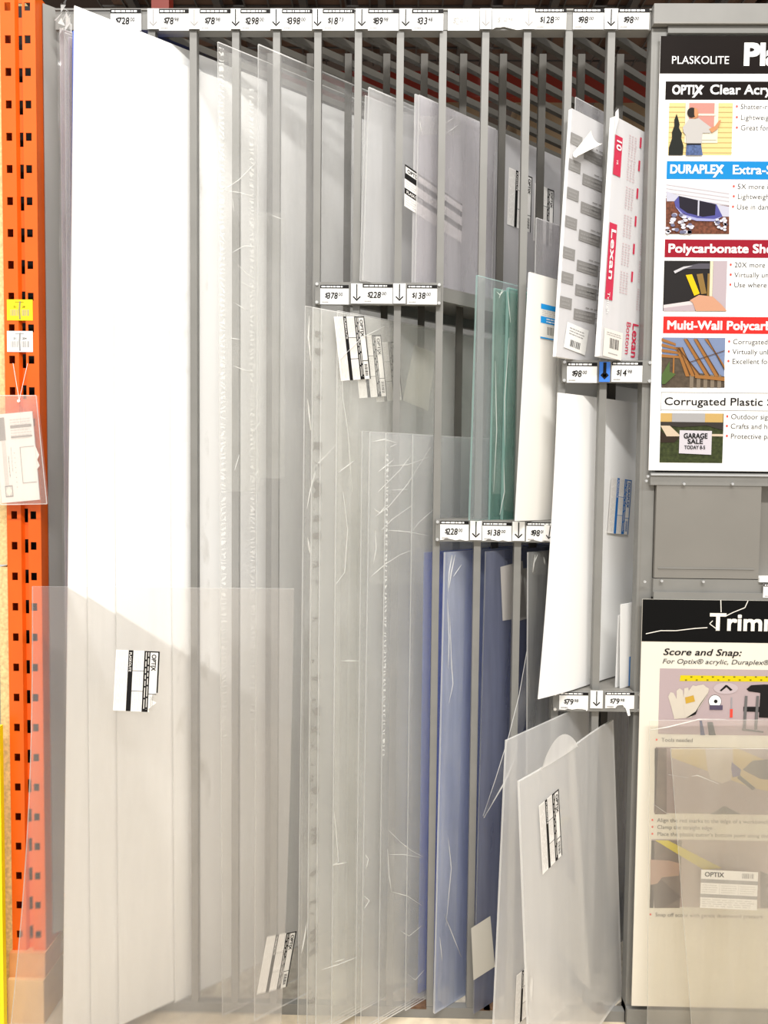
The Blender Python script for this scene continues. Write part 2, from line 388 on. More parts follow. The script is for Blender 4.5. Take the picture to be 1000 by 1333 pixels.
def creases(S, lines, w=.0016, lift=.001, name='film_wrap', area=None, m=None, wav=.0015):
    """loose film over the sheet: a wavy skin over AREA (pixels tl, tr, br, bl) and pinched ridges along LINES"""
    wav = min(wav, .0016); b = MB()
    if area is None:
        xs_ = [q[0] for l in lines for q in l]; ys_ = [q[1] for l in lines for q in l]; x0, x1, y0, y1 = min(xs_)-2, max(xs_)+2, min(ys_)-3, max(ys_)+3
        area = [(x0, y0), (x1, y0), (x1, y1), (x0, y1)]
    if area:
        q = [S.uv(*p) for p in area]
        def fn(s_, t):
            a = [q[3][k]*(1-s_)+q[2][k]*s_ for k in (0, 1)]; c = [q[0][k]*(1-s_)+q[1][k]*s_ for k in (0, 1)]
            u, v = a[0]*(1-t)+c[0]*t, min(.998, max(.003, a[1]*(1-t)+c[1]*t))
            return S.P(u, v, lift+wav*(.5+.5*math.sin(u*23+v*41)*math.cos(v*17-u*9)))
        b.grid(fn, 14, 30, m or film)
    for ln in lines:
        ps = [S.at(*p, lift+.0008) for p in ln]
        fine = []
        for i in range(len(ps)-1):
            for t in (0, .33, .66): fine.append(ps[i].lerp(ps[i+1], t)+S.n*.0006*random.random())
        fine.append(ps[-1]); k = len(fine)
        b.tube(fine, [.6*w*(.25+.75*math.sin(math.pi*(i+.3)/(k-.4))) for i in range(k)], filmhi, 4)
    return b.build(name, S.o, smooth=True)
def strip_ticks(S, u0, u1, v0, v1, n, m, slant=.004, k=.0009, name='film_seam'):   # a perforated film seam down the edge
    if 'film_seam' not in MATS:
        q = clear('film_seam', (1, 1, 1), .5, (1, 1, .98), .2, 1, .4, 1.05); nt = q.node_tree
        wv = nt.nodes.new('ShaderNodeTexWave'); wv.bands_direction = 'Z'; wv.inputs['Scale'].default_value = 26; wv.inputs['Distortion'].default_value = 9; wv.inputs['Detail Scale'].default_value = 2
        tc = [x for x in nt.nodes if x.type == 'TEX_COORD'][0]; mr = [x for x in nt.nodes if x.type == 'MAP_RANGE'][0]
        nt.links.new(tc.outputs['Object'], wv.inputs['Vector']); nt.links.new(wv.outputs['Fac'], mr.inputs[0]); mr.inputs[1].default_value = .55; mr.inputs[2].default_value = .9; mr.inputs[3].default_value = .03; mr.inputs[4].default_value = .6
    b = MB(); b.grid(lambda u, v: S.P(u0+(u1-u0)*u, v0+(v1-v0)*v, k), 1, 12, MATS['film_seam'])
    return b.build(name, S.o)

# ------------------------------------------------------------------ tall bay: full height sheets
TALL = 'full height sheets in the tall bay'
b = MB(); f0 = pt(78, 36, -.02); Ht = f0.z
def bundle_film(u, v):
    return V((f0.x-.004, -.024, .3+(Ht-.31)*v))+D0*(u*.06)+V((math.cos(ANG), -math.sin(ANG), 0))*(.006*math.sin(v*60+u*9)*math.sin(v*23))
wrapbun = empty('wrapped_sheet_pack', (f0.x, -.02, .046))
tag(wrapbun, 'pack of clear sheets in crumpled film beside the grey end panel', 'plastic sheet', TALL)
for k, (px, c) in enumerate(((78, 'pinkish_acrylic'), (84, 'clear_acrylic'), (89, 'pinkish_acrylic'))):
    p = pt(px, 36, -.02); n = V((-math.cos(ANG), math.sin(ANG), 0))*.004; d = D0*1.1
    mm = clear('pinkish_acrylic', (.93, .90, .91), .35, (.78, .72, .74)) if c != 'clear_acrylic' else clr_film
    b = MB(); z0, z1 = V((0, 0, .0295)), V((0, 0, p.z-k*.01)); q = V((p.x, -.02, 0))
    b.hexa([q+z0, q+d+z0, q+d+z1, q+z1, q+z0+n, q+d+z0+n, q+d+z1+n, q+z1+n], mm, edge); b.build('sheet_panel', wrapbun)
b = MB(); b.grid(bundle_film, 4, 120, film); b.build('film_wrap', wrapbun, smooth=True)
b = MB(); rnd = random.Random(2)
cx = pt(87, 22, -.03)
for k in range(16):
    a = cx+V(((rnd.random()-.5)*.026-.004, rnd.random()*.008-.006, (rnd.random()-.5)*.05)); q = [a+V(((rnd.random()-.5)*.026, (rnd.random()-.5)*.012, (rnd.random()-.5)*.05)) for _ in range(4)]
    b.poly(q[:3], film if k % 3 else filmhi); b.poly(q[1:], film if k % 2 else filmhi)
b.build('crumpled_film', wrapbun)
S = sheet('filmed_sheet', 'sheet with blue protective film behind the tallest white panel', (95, 40), 89.5, (0, .97), .3, .003, blue_film, edge_b, group=TALL).fin()
WH = 'white sheets in the tall bay'
for (top, bx, Y, lab) in (((97, 7), 82, (2, .02), 'tallest white sheet beside the blue-filmed sheet and grey end panel'),
                          ((108, 40), 119, (2, .32), 'white sheet just in front of the tallest white sheet'),
                          ((147, 52), 155, (2, .64), 'white sheet forming the wide middle strip of the white stack'),
                          ((219, 77), 228, (2, .93), 'white sheet with brown scuff stains beside the first visible post')):
    S = sheet('tall_white_sheet', lab, top, bx, Y, 1.18, .0045, white_pl, white_edge, group=WH)
    S.fin()
    if 'stains' in lab:
        b = MB(); stain = clear('scuff_dirt', (1, 1, 1), .0, (.42, .36, .26), .6, 1, 0.0, 1.01)
        nt = stain.node_tree; mr = [n for n in nt.nodes if n.type == 'MAP_RANGE'][0]; mr.inputs[1].default_value = .58; mr.inputs[2].default_value = .85; mr.inputs[3].default_value = 0; mr.inputs[4].default_value = .22
        mp = [n for n in nt.nodes if n.type == 'MAPPING'][0]; mp.inputs['Scale'].default_value = (9, 9, 4)
        u0, u1 = S.uv(226, 600)[0], S.uv(272, 600)[0]
        b.grid(lambda u, v: S.P(u0+(u1-u0)*u, .14+.76*v, .0008), 1, 12, stain)
        b.build('scuff_stain', S.o)
S = sheet('filmed_sheet', 'clear sheet with ticked film seam in front of the second visible post', (284, 54), 290, (4, .5), 1.15, .004, clr_smooth, edge, group=TALL).fin()
strip_ticks(S, .001, .012, .30, .995, 120, filmhi, .005)
u = S.uv(325, 300)[0]; strip_ticks(S, u, u+.010, .28, .97, 110, filmhi, .003)
creases(S, [[(290, 248), (310, 235), (336, 209)], [(292, 248), (312, 251), (333, 257)], [(302, 258), (304, 275)], [(309, 345), (322, 357), (337, 366)], [(310, 365), (330, 376), (337, 372)],
            [(300, 330), (318, 320), (334, 322)], [(303, 476), (318, 482), (333, 483)], [(305, 612), (311, 592)], [(298, 440), (312, 442)], [(306, 395), (322, 405)]],
        .0016, area=[(285, 62), (334, 86), (338, 640), (291, 640)])
S = sheet('filmed_sheet', 'clear sheet with hazy film standing in front of the third visible post', (337, 57), 332, (5, .5), 1.15, .005, clr_smooth, edge, group=TALL).fin()
product_sticker(S, [(345, 1221), (388, 1210), (371, 1284), (336, 1294)])
creases(S, [[(352, 280), (368, 286)], [(330, 560), (338, 550)], [(330, 620), (337, 612)]], .0012)

# front sheet leaning on the tall bay
Y0, Y1 = -.145, -.215
q = [pt(43, 763, Y0), pt(383, 766, Y0), pt(365, 1338, Y1), pt(11, 1338, Y1)]
xax = V((1, 0, 0))
zf = .002; k = (q[3].z-zf)/(q[0].z-q[3].z)
BL = q[3]+(q[3]-q[0])*k; BR = q[2]+(q[2]-q[1])*k
b = MB()
def fs(u, v, kk=0.0):
    a = BL.lerp(q[0], v); c = BR.lerp(q[1], v); p = a.lerp(c, u)
    return p+V((.014*math.sin(math.pi*v)*(1-u)+.004*math.sin(math.pi*v)*u, -kk+.012*math.sin(math.pi*v), 0))
th = .005
b.grid(lambda u, v: fs(u, v, th), 4, 16, clr_front); b.grid(lambda u, v: fs(1-u, v, 0), 4, 16, clr_front)
b.grid(lambda u, v: fs(0, v, th*u), 1, 16, edge); b.grid(lambda u, v: fs(1, v, th*(1-u)), 1, 16, edge); b.grid(lambda u, v: fs(u, 1, th*(1-v)), 4, 1, edge); b.grid(lambda u, v: fs(u, 0, th*v), 4, 1, edge)
FS = Sheet(); FS.n = V((0, -1, 0)); fx = (q[1]-q[0]).normalized(); fy = (q[0]-BL).normalized(); FS.n = fx.cross(fy).normalized()
FS.o = tag(b.build('front_sheet', org=BL), 'large hazy clear sheet leaning across the orange upright and white panels', 'plastic sheet')
FS.at = lambda px, py, kk=0.0: (lambda r: CAM+r*((q[0]-CAM).dot(FS.n)/r.dot(FS.n))+FS.n*(kk+.0))(ray(px, py))
product_sticker(FS, [(152, 845), (209, 848), (205, 926), (148, 925)], torn=True, lift=.016-.012)

# ------------------------------------------------------------------ tall sheets under the first shelf
MIDB = 'clear sheets standing under the $378 tag shelf'
specs = [((398, 398), 388, (7, .03), .0035, clr_olive, 'wrapped clear sheet with crumpled film edge directly under the $378 tag'),
         ((408, 400), 400, (7, .34), .004, clr_olive, 'clear sheet with dark printed edge tape behind the wrapped sheet'),
         ((419, 402), 411.5, (7, .66), .004, clr_olive, 'clear sheet between the printed edge tape and the upper product stickers'),
         ((440, 404), 432, (7, .9), .004, clr_olive, 'clear sheet carrying the sharpest tilted product sticker under the $378 tag')]
SB = []
for top, bx, Y, th, m, lab in specs:
    SB.append(sheet('clear_sheet', lab, top, bx, Y, 1.05, th, m, edge, group=MIDB).fin())
S = SB[0]
creases(S, [[(438, 577), (425, 592), (412, 605), (403, 640), (399, 662)], [(402, 412), (401, 440), (404, 470)], [(400, 520), (404, 560)], [(400, 700), (403, 720)], [(399, 1200), (395, 1225), (392, 1240)]], .0032,
        area=[(399, 402), (417, 405), (409, 1300), (390, 1300)], wav=.005)
S = SB[1]; b = MB(); tapem = clear('printed_tape', (1, 1, 1), .0, (.30, .29, .27), .3, 1, .2)
nt = tapem.node_tree; mr = [n for n in nt.nodes if n.type == 'MAP_RANGE'][0]; mr.inputs[1].default_value = .53; mr.inputs[2].default_value = .58; mr.inputs[3].default_value = 0; mr.inputs[4].default_value = .75
mp = [n for n in nt.nodes if n.type == 'MAPPING'][0]; mp.inputs['Scale'].default_value = (6, 6, 14)
b.grid(lambda u, v: S.P(.004+.022*u, .03+.94*v, .001), 1, 20, tapem)
b.build('printed_tape', S.o)
product_sticker(SB[3], [(434, 413), (474, 411), (482, 493), (444, 496)])
product_sticker(SB[2], [(461, 438), (494, 435), (505, 515), (466, 519)])
product_sticker(SB[1], [(482, 447), (516, 444), (524, 520), (490, 524)])
blank_sticker(SB[0], [(539, 449), (567, 460), (557, 535), (524, 521)])
creases(SB[3], [[(444, 470), (446, 520), (452, 560), (458, 640)], [(440, 470), (470, 440), (500, 425)], [(437, 760), (448, 745), (452, 690), (446, 640)], [(440, 615), (460, 600)], [(434, 1055), (437, 1080), (440, 1122), (432, 1126)],
                [(432, 1126), (452, 1122)], [(418, 1262), (440, 1255), (465, 1245)], [(434, 1252), (448, 1248)], [(443, 860), (468, 860)]], .0017,
        area=[(442, 410), (520, 414), (506, 1250), (432, 1310)], wav=.004)
specs = [((472, 561), 463, (8, .27), 'clear sheet with bright double edge under the shelf of the $228 tags'),
         ((482, 562), 470, (8, .5), 'clear sheet wearing the most wrinkled film, beside the tall sheets with product stickers'),
         ((503, 563), 493, (8, .74), 'clear sheet with serrated film seam in front of the $138 tag post'),
         ((538, 566), 528, (8, .97), 'clear sheet nearest the blue-filmed sheets')]
SC = []
for top, bx, Y, lab in specs:
    SC.append(sheet('clear_sheet', lab, top, bx, Y, 1.0, .003, clr, edge, group='shorter clear sheets before the blue sheets').fin())
creases(SC[1], [[(484, 575), (500, 572), (518, 577)], [(492, 614), (505, 604), (512, 598)], [(500, 607), (530, 605), (558, 595)], [(507, 582), (516, 578)], [(508, 638), (530, 637)], [(488, 672), (505, 660), (530, 630), (560, 582)],
                [(496, 690), (510, 676), (540, 655)], [(483, 750), (500, 735), (520, 722), (536, 716)], [(492, 640), (520, 612), (535, 592)], [(486, 662), (494, 668), (500, 660)], [(488, 690), (489, 715), (485, 735)],
                [(475, 1112), (479, 1118), (476, 1130)], [(474, 1166), (480, 1172), (474, 1182)]], .0018,
        area=[(484, 566), (560, 577), (550, 760), (481, 760)], wav=.005)
strip_ticks(SC[2], .001, .007, .46, .97, 90, filmhi, .003)
creases(SC[2], [[(505, 1080), (520, 1095), (535, 1107), (550, 1115)], [(505, 1112), (525, 1112), (548, 1116)], [(508, 1160), (530, 1166), (548, 1178)], [(522, 1212), (532, 1218), (548, 1205)], [(530, 1268), (540, 1275), (552, 1262)],
                [(504, 1105), (506, 1140), (509, 1160)], [(503, 690), (530, 692), (556, 697)], [(537, 690), (545, 680), (565, 662)]], .0015,
        area=[(510, 1095), (552, 1110), (552, 1280), (500, 1280)], wav=.005)

# ------------------------------------------------------------------ upper sheets on the first shelf
UPS = 'filmed sheets on the shelf with the $378 tag'
zs = SH1[0]+.0005
S = sheet('filmed_sheet', 'pale filmed sheet, rear one of the pair beneath the $89.98 tag', (476, 124), 469, (7, .4), .95, .003, clr_band, edge, zb=zs, group=UPS).fin()
S = sheet('filmed_sheet', 'pale filmed sheet with glossy bands, front one of the pair beneath the $89.98 tag', (481, 113), 473, (7, .8), .95, .005, clr_band, edge, zb=zs, group=UPS).fin()
frost = clear('frosted_grey_film', (.88, .88, .885), .62, (.86, .85, .86), .14, .05)
S = sheet('filmed_sheet', 'grey filmed sheet bearing the upper row of dim product stickers', (541, 122), 537, (8, .25), .92, .004, frost, edge, zb=zs, group=UPS).fin()
Sx = S
product_sticker(Sx, [(662, 220), (693, 229), (690, 302), (660, 293)])
product_sticker(Sx, [(696, 240), (721, 247), (719, 322), (694, 313)])
F, L, H = frame_on(Sx, [(572, 244), (560, 305), (524, 272), (541, 228)])
b = MB(); F = Fr(Sx.at(526, 268, .0013), Sx.at(578, 302, .0013)-Sx.at(526, 268, .0013), V((0, 0, 1))); L, H = .20, .098
rect(b, F, 0, L, 0, H, 0, sticker_m)
for y0, y1 in ((.30, .44), (.66, .80), (.96, 1)): rect(b, F, 0, L, y0*H, y1*H, .0004, black)
rect(b, F, 0, .012*L, .66*H, H, .0004, black); text(b, F, 'OPTIX', .04*L, .83*H, .11*H*1.2, black, .0006, .02); text(b, F, 'PLASKOLITE', .03*L, .33*H, .1*H, sticker_m, .0006, .01)
greek(b, F, .02*L, .9*L, .04*H, .27*H, 4, lgrey, .0004); greek(b, F, .02*L, .9*L, .47*H, .63*H, 3, lgrey, .0004)
b.build('sticker', Sx.o)
S = sheet('filmed_sheet', 'clear sheet with milky overlap in front of the $33.48 tag post', (546, 123), 541, (8, .75), .27, .004, clr_grey, edge, zb=zs, group=UPS).fin()
creases(S, [[(546, 158), (548, 172)], [(580, 160), (590, 154)], [(582, 173), (597, 162)]], .0016)

# ------------------------------------------------------------------ second shelf: aqua, green, white sheets
zs = SH2[0]+.0005
S = sheet('aqua_edged_sheet', 'pale aqua-edged clear sheet at the end of the $228 tag shelf', (622, 358), 612, (10, .02), .45, .006, clr_aqua, edge_g, zb=zs).fin()
S = sheet('green_tinted_sheet', 'green-tinted wrapped sheet just behind the greenest one', (645, 375), 638, (10, .42), .55, .006, clr_green, edge_g, zb=zs, group='green sheets above the $138 tag').fin()
creases(S, [[(646, 380), (650, 384), (656, 378)], [(649, 388), (654, 376)], [(644, 470), (646, 560), (642, 640)]], .002)
S = sheet('green_tinted_sheet', 'greenest wrapped sheet standing above the shelf $138 tag beside the warm white sheet', (663, 374), 655, (10, 1.0), .55, .009, clr_green, edge_g, zb=zs, group='green sheets above the $138 tag').fin()
creases(S, [[(662, 440), (656, 520), (657, 580)], [(660, 380), (664, 420)], [(655, 600), (656, 640), (650, 670)]], .002, area=[(664, 378), (684, 384), (676, 668), (655, 664)])
S = sheet('clear_sheet', 'small clear sheet rising behind the warm white sheet', (699, 283), 690, (11, .05), .45, .004, clr_grey, edge, zb=zs).fin()
S = sheet('white_sheet', 'warm white sheet with a blue and white sticker above the shelf $98 tag', (690, 354), 672, (11, .7), .55, .005, white_warm, white_edge, zb=zs).fin()
b = MB(); F = Fr(S.at(703, 440, .0012), S.d, V((0, 0, 1))); L, H = .105, .088
rect(b, F, 0, L, 0, H, 0, mat('cream_sticker', (.82, .80, .74), .5)); rect(b, F, 0, L, .80*H, .94*H, .0004, mat('cyan_print', (.01, .30, .72), .5)); rect(b, F, 0, L, .42*H, .60*H, .0004, MATS['cyan_print']); rect(b, F, 0, L, 0, .04*H, .0004, MATS['cyan_print'])
greek(b, F, .04*L, .95*L, .62*H, .78*H, 3, lgrey, .0004); greek(b, F, .2*L, .95*L, .44*H, .58*H, 2, white, .0008); barcode(b, F, .25*L, .85*L, .12*H, .34*H, black, .0004, 4, 12)
b.build('sticker', S.o)

# ------------------------------------------------------------------ third shelf: paper-masked sheets
zs = SH3[0]+.0005
mask_p = clear('white_masking', (.9, .9, .9), .93, (.74, .73, .74), .15, .04, .12)
S = sheet('masked_sheet', 'sheet in grey-printed masking with its top corner peeled back', (745, 141), 724, (12, .4), .8, .010, mask_p, white_edge, zb=zs)
S.fin(); b = MB(); dU = 1/S.W
sheet_F = Fr(S.Pb, S.d, (S.Pt-S.Pb))
Hh = (S.Pt-S.Pb).length
bxm = mat('grey_print_box', (.27, .26, .25), .6)
for i, fr_ in enumerate([.20, .30, .40, .525, .64, .755, .86]):
    for u0, dv, wd in ((0.0, 0, .045), (.055, -.035, .085), (.145, -.075, .085), (.26, -.11, .085), (.37, -.15, .085)):
        y = fr_*Hh+dv*.6
        if y < .03 or y > Hh*.86: continue
        shape(b, sheet_F, [(u0, y), (u0+wd, y), (u0+wd, y+.026), (u0, y+.026)], .0012, bxm)
        greek(b, sheet_F, u0+.006, u0+wd-.006, y+.004, y+.022, 2, greyp, .0016, .5, .2, i)
        greek(b, sheet_F, u0+.10, u0+.24, y-.012, y+.018, 3, greyp, .0012, .22, .5, i+9)
b.build('masking_print', S.o)
b = MB(); F = Fr(S.at(733, 452, .002), S.d+V((0, 0, -.12)), V((.15, .1, 1))); rect(b, F, 0, .085, 0, .062, 0, white); barcode(b, F, .022, .062, .008, .024, black, .0004, 6, 9); greek(b, F, .012, .072, .034, .054, 3, greyp, .0004, .3); b.build('sticker', S.o)
# peeled corner: the masking rolled over towards the aisle, and the bare clear corner behind it
b = MB()
A = S.at(745, 200, .002); B_ = S.at(769, 170, .002)
def roll(u, v):
    p = A.lerp(B_, u); r = .006+.007*u; t = v*math.pi*1.15
    return p+S.n*(r*(1-math.cos(t)))+V((0, 0, -1))*(r*math.sin(t)+v*(.012+.03*u))+S.d*(.012*v*u)
b.grid(roll, 10, 10, mat('masking_underside', (.80, .78, .70), .5, bump=.4, nscale=60)); b.build('peeled_masking', S.o, smooth=True)
S2 = sheet('clear_sheet', 'clear sheet sticking up behind the peeled grey-printed masking', (750, 126), 737, (12, .0), .75, .003, clr_grey, edge, zb=zs).fin()
S = sheet('masked_sheet', 'sheet in masking with red print and a red edge band beside the sign cabinet', (801, 151), 781, (13, .6), .8, .014, mask_p, white_edge, zb=zs)
S.fin(); b = MB(); Hh = (S.Pt-S.Pb).length; SF = Fr(S.Pb, S.d, (S.Pt-S.Pb)); crim = mat('crimson_print', (.55, .015, .06), .5); pinkp = mat('pink_print', (.60, .45, .47), .6)
def band(v0, v1):
    rect(b, SF, .004, .034, v0*Hh, v1*Hh, .0012, crim)
band(.24, .56); band(.76, .925)
FB = Fr(SF(.008, .54*Hh), -SF.y, SF.x); text(b, FB, 'Lexan', 0, .004, .026, white, .002, .02, fit=.12); text(b, FB, 'Tough', .15, .004, .014, white, .002, 0, fit=.05)
FB = Fr(SF(.008, .915*Hh), -SF.y, SF.x); text(b, FB, '10', .0, .003, .028, white, .002, .02); text(b, FB, 'YR', .05, .006, .010, white, .002)
for i, v in enumerate((.28, .40, .52, .64, .76, .86)):
    for j, u0 in enumerate((.06, .135, .21)):
        y = v*Hh-j*.03
        for c in range(3): greek(b, Fr(SF(u0+c*.012, y), SF.x, SF.y), 0, .009, 0, .055, 9, pinkp, .0012, .4, .3, i*7+j)
        rect(b, SF, u0+.045, u0+.052, y+.035, y+.06, .0013, crim)
FB = Fr(SF(.125, .17*Hh), -SF.y, SF.x); text(b, FB, 'Lexan', .0, .0, .036, crim, .0014, .015); text(b, FB, 'Bottom', .0, -.026, .026, crim, .0014, 0)
b.build('masking_print', S.o)
b = MB(); F = Fr(S.at(784, 463, .002), S.d+V((0, 0, -.05)), V((.05, .05, 1))); rect(b, F, 0, .075, 0, .066, 0, paper); barcode(b, F, .024, .062, .022, .046, black, .0004, 8, 10); greek(b, F, .01, .07, .05, .06, 2, greyp, .0004, .3); greek(b, F, .02, .06, .006, .014, 1, greyp, .0004, .3); b.build('sticker', S.o)
b = MB(); p = S.at(802, 150, .004)
for k in range(3):
    b.poly([p+V((-.012+.006*k, -.004*k, .004)), p+V((-.002+.004*k, 0, .018-.004*k)), p+V((.004, 0, -.01)), p+V((-.012+.005*k, -.003, -.05))], film if k != 1 else mask_p)
b.build('torn_film', S.o)

# ------------------------------------------------------------------ blue-filmed bay under the second shelf
S = sheet('filmed_sheet', 'bright blue filmed sheet standing under the shelf $228 tag', (553, 719), 545, (8, .0), .95, .004, blue_film, edge_b).fin()
BL_G = 'dusty blue wrapped sheets under the second shelf'
S = sheet('wrapped_sheet', 'wrapped sheet with white film creases down its edge beside the bright blue sheet', (580, 719), 566, (9, .5), .9, .006, blue_dim, edge, group=BL_G).fin()
creases(S, [[(588, 722), (584, 745), (583, 770)], [(592, 722), (587, 745), (584, 765)], [(585, 800), (587, 860), (589, 890), (584, 915)], [(582, 780), (584, 830), (583, 870)], [(600, 735), (590, 750)], [(583, 1090), (587, 1130), (580, 1205)], [(578, 1190), (600, 1245)], [(572, 1220), (575, 1250)]], .0026,
        area=[(582, 722), (606, 728), (590, 1320), (569, 1300)], wav=.006)
S = sheet('wrapped_sheet', 'dark-edged dusty blue sheet with pale label backs showing through', (633, 718), 617, (10, .4), .8, .004, blue_grey, dk_grey, group=BL_G).fin()  # dark edge colour carries the shade on the sheet's edge
lb = mat('pale_label_back', (.42, .40, .38), .6)
blank_sticker(S, [(651, 738), (680, 730), (685, 803), (654, 808)], lb); blank_sticker(S, [(680, 740), (700, 737), (697, 802), (676, 808)], lb)
blank_sticker(S, [(613, 1208), (638, 1192), (644, 1258), (616, 1276)], back_m)
S = sheet('clear_sheet', 'narrow smoky clear sheet behind the curling white sheet', (688, 719), 685, (11, .4), .7, .004, dk_grey, edge, group=BL_G).fin()
creases(S, [[(696, 722), (693, 745)], [(699, 722), (694, 735)], [(707, 725), (709, 735)]], .003)
b = MB()
pts0 = [pt(686, 848, -.05), pt(676, 905, -.075), pt(662, 960, -.09), pt(645, 1015, -.09), pt(629, 1062, -.06)]
pts1 = [pt(690, 905, .0), pt(684, 940, -.02), pt(671, 985, -.04), pt(657, 1018, -.07), pt(630, 1064, -.055)]
def ip(ps, t):
    t *= len(ps)-1; i = min(int(t), len(ps)-2); return ps[i].lerp(ps[i+1], t-i)
b.grid(lambda u, v: ip(pts0, v).lerp(ip(pts1, v), u)+V((0, -.012*math.sin(math.pi*u), 0)), 6, 16, film)
b.tube([p+V((0, -.002, 0)) for p in pts1[2:]], [.0008, .0022, .0008], filmhi, 5); b.tube(pts0, .0008, filmhi, 4)
b.build('peeled_film', S.o, smooth=True)

# ------------------------------------------------------------------ fourth shelf: curling white sheet and two offcuts
zs = SH4[0]+.0005
def bowI(u, v): return .010*(1-v)**2*(1-u)+.004*math.sin(u*9)*(1-.3*v)
S = sheet('white_sheet', 'white sheet curling outward at its foot beside the sign cabinet', (727, 511), 697, (12, .45), .6, .003, white_pl, white_edge, zb=zs+.003, bend=.012, bow=bowI)
S.fin(); product_sticker(S, [(791, 622), (820, 624), (813, 696), (786, 694)], 'DURAPLEX', mat('deep_blue_print', (.01, .16, .50), .5), lift=.004)
for (top, bx, lab) in (((806, 801), 802, 'thin white offcut strip, shorter of the two beside the corner post'), ((809, 787), 808, 'white offcut strip with a blue label edge, taller of the two beside the corner post')):
    S = sheet('white_offcut', lab, top, bx, (13, .2) if bx < 805 else (13, .6), .35, .003, white_pl, white_edge, zb=zs, group='white offcuts on the shelf with the $79.98 tags').fin()
b = MB(); F = Fr(S.at(818, 893, .001), S.d, V((0, 0, 1))); rect(b, F, 0, .01, 0, .075, 0, blue); b.build('sticker', S.o)

# ------------------------------------------------------------------ front right clear sheets on the floor
FL = 'clear sheets jutting out before the $79.98 tags'
def bowK(u, v): return .006*math.sin(u*math.pi*1.6+.4)
S = sheet('clear_sheet', 'hazy clear sheet jutting out behind the one with the centred product sticker', (660, 964), 640, -.205, .42, .005, clr_milk, edge, zb=.030, Yb=-.235, ang=42, group=FL).fin()
product_sticker(S, [(675, 1265), (693, 1255), (690, 1340), (672, 1312)], lift=.0014)
S = sheet('clear_sheet', 'front hazy clear sheet with a product sticker, curving beside the corner post', (675, 1017), 692, -.34, .5, .005, clr_milk, edge, zb=.030, ang=38.5, bow=bowK, group=FL).fin()
product_sticker(S, [(713, 1046), (738, 1036), (739, 1118), (714, 1139)], lift=.004)
b = MB(); arch = clear('arched_film', (.97, .97, .97), .8, (.95, .95, .94), .1, .1)
b.grid(lambda u, v: S.at(717+50*u, 1006-30*u-30*max(0.0, math.sin(math.pi*u))**.75*v, .0025+.003*v), 14, 8, arch)
b.build('curled_film', S.o, smooth=True)
# ------------------------------------------------------------------ price tags and arrow cards
def price_tag(px0, px1, py0, py1, big, cents, label, group, Y=-.0042, faded=False, torn=None, title='', hb=.2):
    q0, q1 = pt(px0, py1, Y), pt(px1, py1, Y); z1 = pt((px0+px1)/2, py0, Y).z
    L, H = q1.x-q0.x, z1-q0.z; F = Fr((q0.x, Y, q0.z), (1, 0, 0), (0, 0, 1)); b = MB(); ink = fadep if faded else black
    t = .0008
    if torn:
        pts = [(0, 0)]+[(x*L, y*H) for x, y in torn]+[(L, 0), (L, H), (0, H)]
        shape(b, F, pts, 0, white); shape(b, F, list(reversed(pts)), -t, white)
        for i in range(len(pts)):
            p, r = pts[i], pts[(i+1) % len(pts)]; b.poly([F(*p, 0), F(*p, -t), F(*r, -t), F(*r, 0)], white)
    else: b.hexa([F(0, 0, 0), F(L, 0, 0), F(L, H, 0), F(0, H, 0), F(0, 0, -t), F(L, 0, -t), F(L, H, -t), F(0, H, -t)], white)
    if not faded: rect(b, F, .0, L, (1-hb)*H, H, .0004, ink); greek(b, F, .04*L, .93*L, (1-hb*.8)*H, (1-hb*.2)*H, 1, white, .0008, .7, .15, int(px0))
    else: rect(b, F, .02*L, .98*L, .86*H, .89*H, .0004, lgrey); greek(b, F, .04*L, .9*L, .74*H, .84*H, 1, lgrey, .0004, .5)
    hd = .40*H; x = .15*L
    text(b, F, '$', x, .36*H, hd*.85, ink, .0006, .012, shear=.12); x += .075*L
    wd = .125*L*len(big); text(b, F, big, x, .29*H, hd*1.15, ink, .0006, .018 if not faded else .0, fit=wd, shear=.12)
    text(b, F, cents, x+wd+.03*L, .43*H, hd*.62, ink, .0006, .008, fit=.15*L, shear=.12)
    greek(b, F, .06*L, .30*L, .05*H, .17*H, 1, lgrey if faded else greyp, .0006, .6, .1, 4); greek(b, F, .62*L, .92*L, .05*H, .10*H, 1, lgrey, .0006, .4)
    return tag(b.build('price_tag', org=F(0, 0)), label, 'price tag', group)
def arrow_card(px0, px1, py0, py1, label, group, Y=-.0054, m=None, tilt=0.0, ink=None, thick=.06, bare=False):
    q0, q1 = pt(px0, py1, Y), pt(px1, py1, Y); z1 = pt((px0+px1)/2, py0, Y).z
    L, H = q1.x-q0.x, z1-q0.z; F = Fr((q0.x, Y, q0.z), (math.cos(tilt), 0, math.sin(tilt)), (-math.sin(tilt), 0, math.cos(tilt))); b = MB(); ink = ink or black
    if not bare: b.hexa([F(0, 0, 0), F(L, 0, 0), F(L, H, 0), F(0, H, 0), F(0, 0, -.0006), F(L, 0, -.0006), F(L, H, -.0006), F(0, H, -.0006)], m or white)
    c = .5*L; tw = thick*H
    shape(b, F, [(c-tw/2, .25*H), (c+tw/2, .25*H), (c+tw/2, .97*H), (c-tw/2, .97*H)], .0005, ink)
    a = .21*H; k = tw*1.1
    shape(b, F, [(c, .12*H), (c+a, .12*H+a), (c+a-k*.7, .12*H+a+k*.7), (c, .12*H+k*1.4)], .0005, ink)
    shape(b, F, [(c, .12*H), (c, .12*H+k*1.4), (c-a+k*.7, .12*H+a+k*.7), (c-a, .12*H+a)], .0005, ink)
    return tag(b.build('arrow_card', org=F(0, 0)), label, 'arrow card', group)
GT, GA = 'price tags on the top rail', 'arrow cards on the top rail'
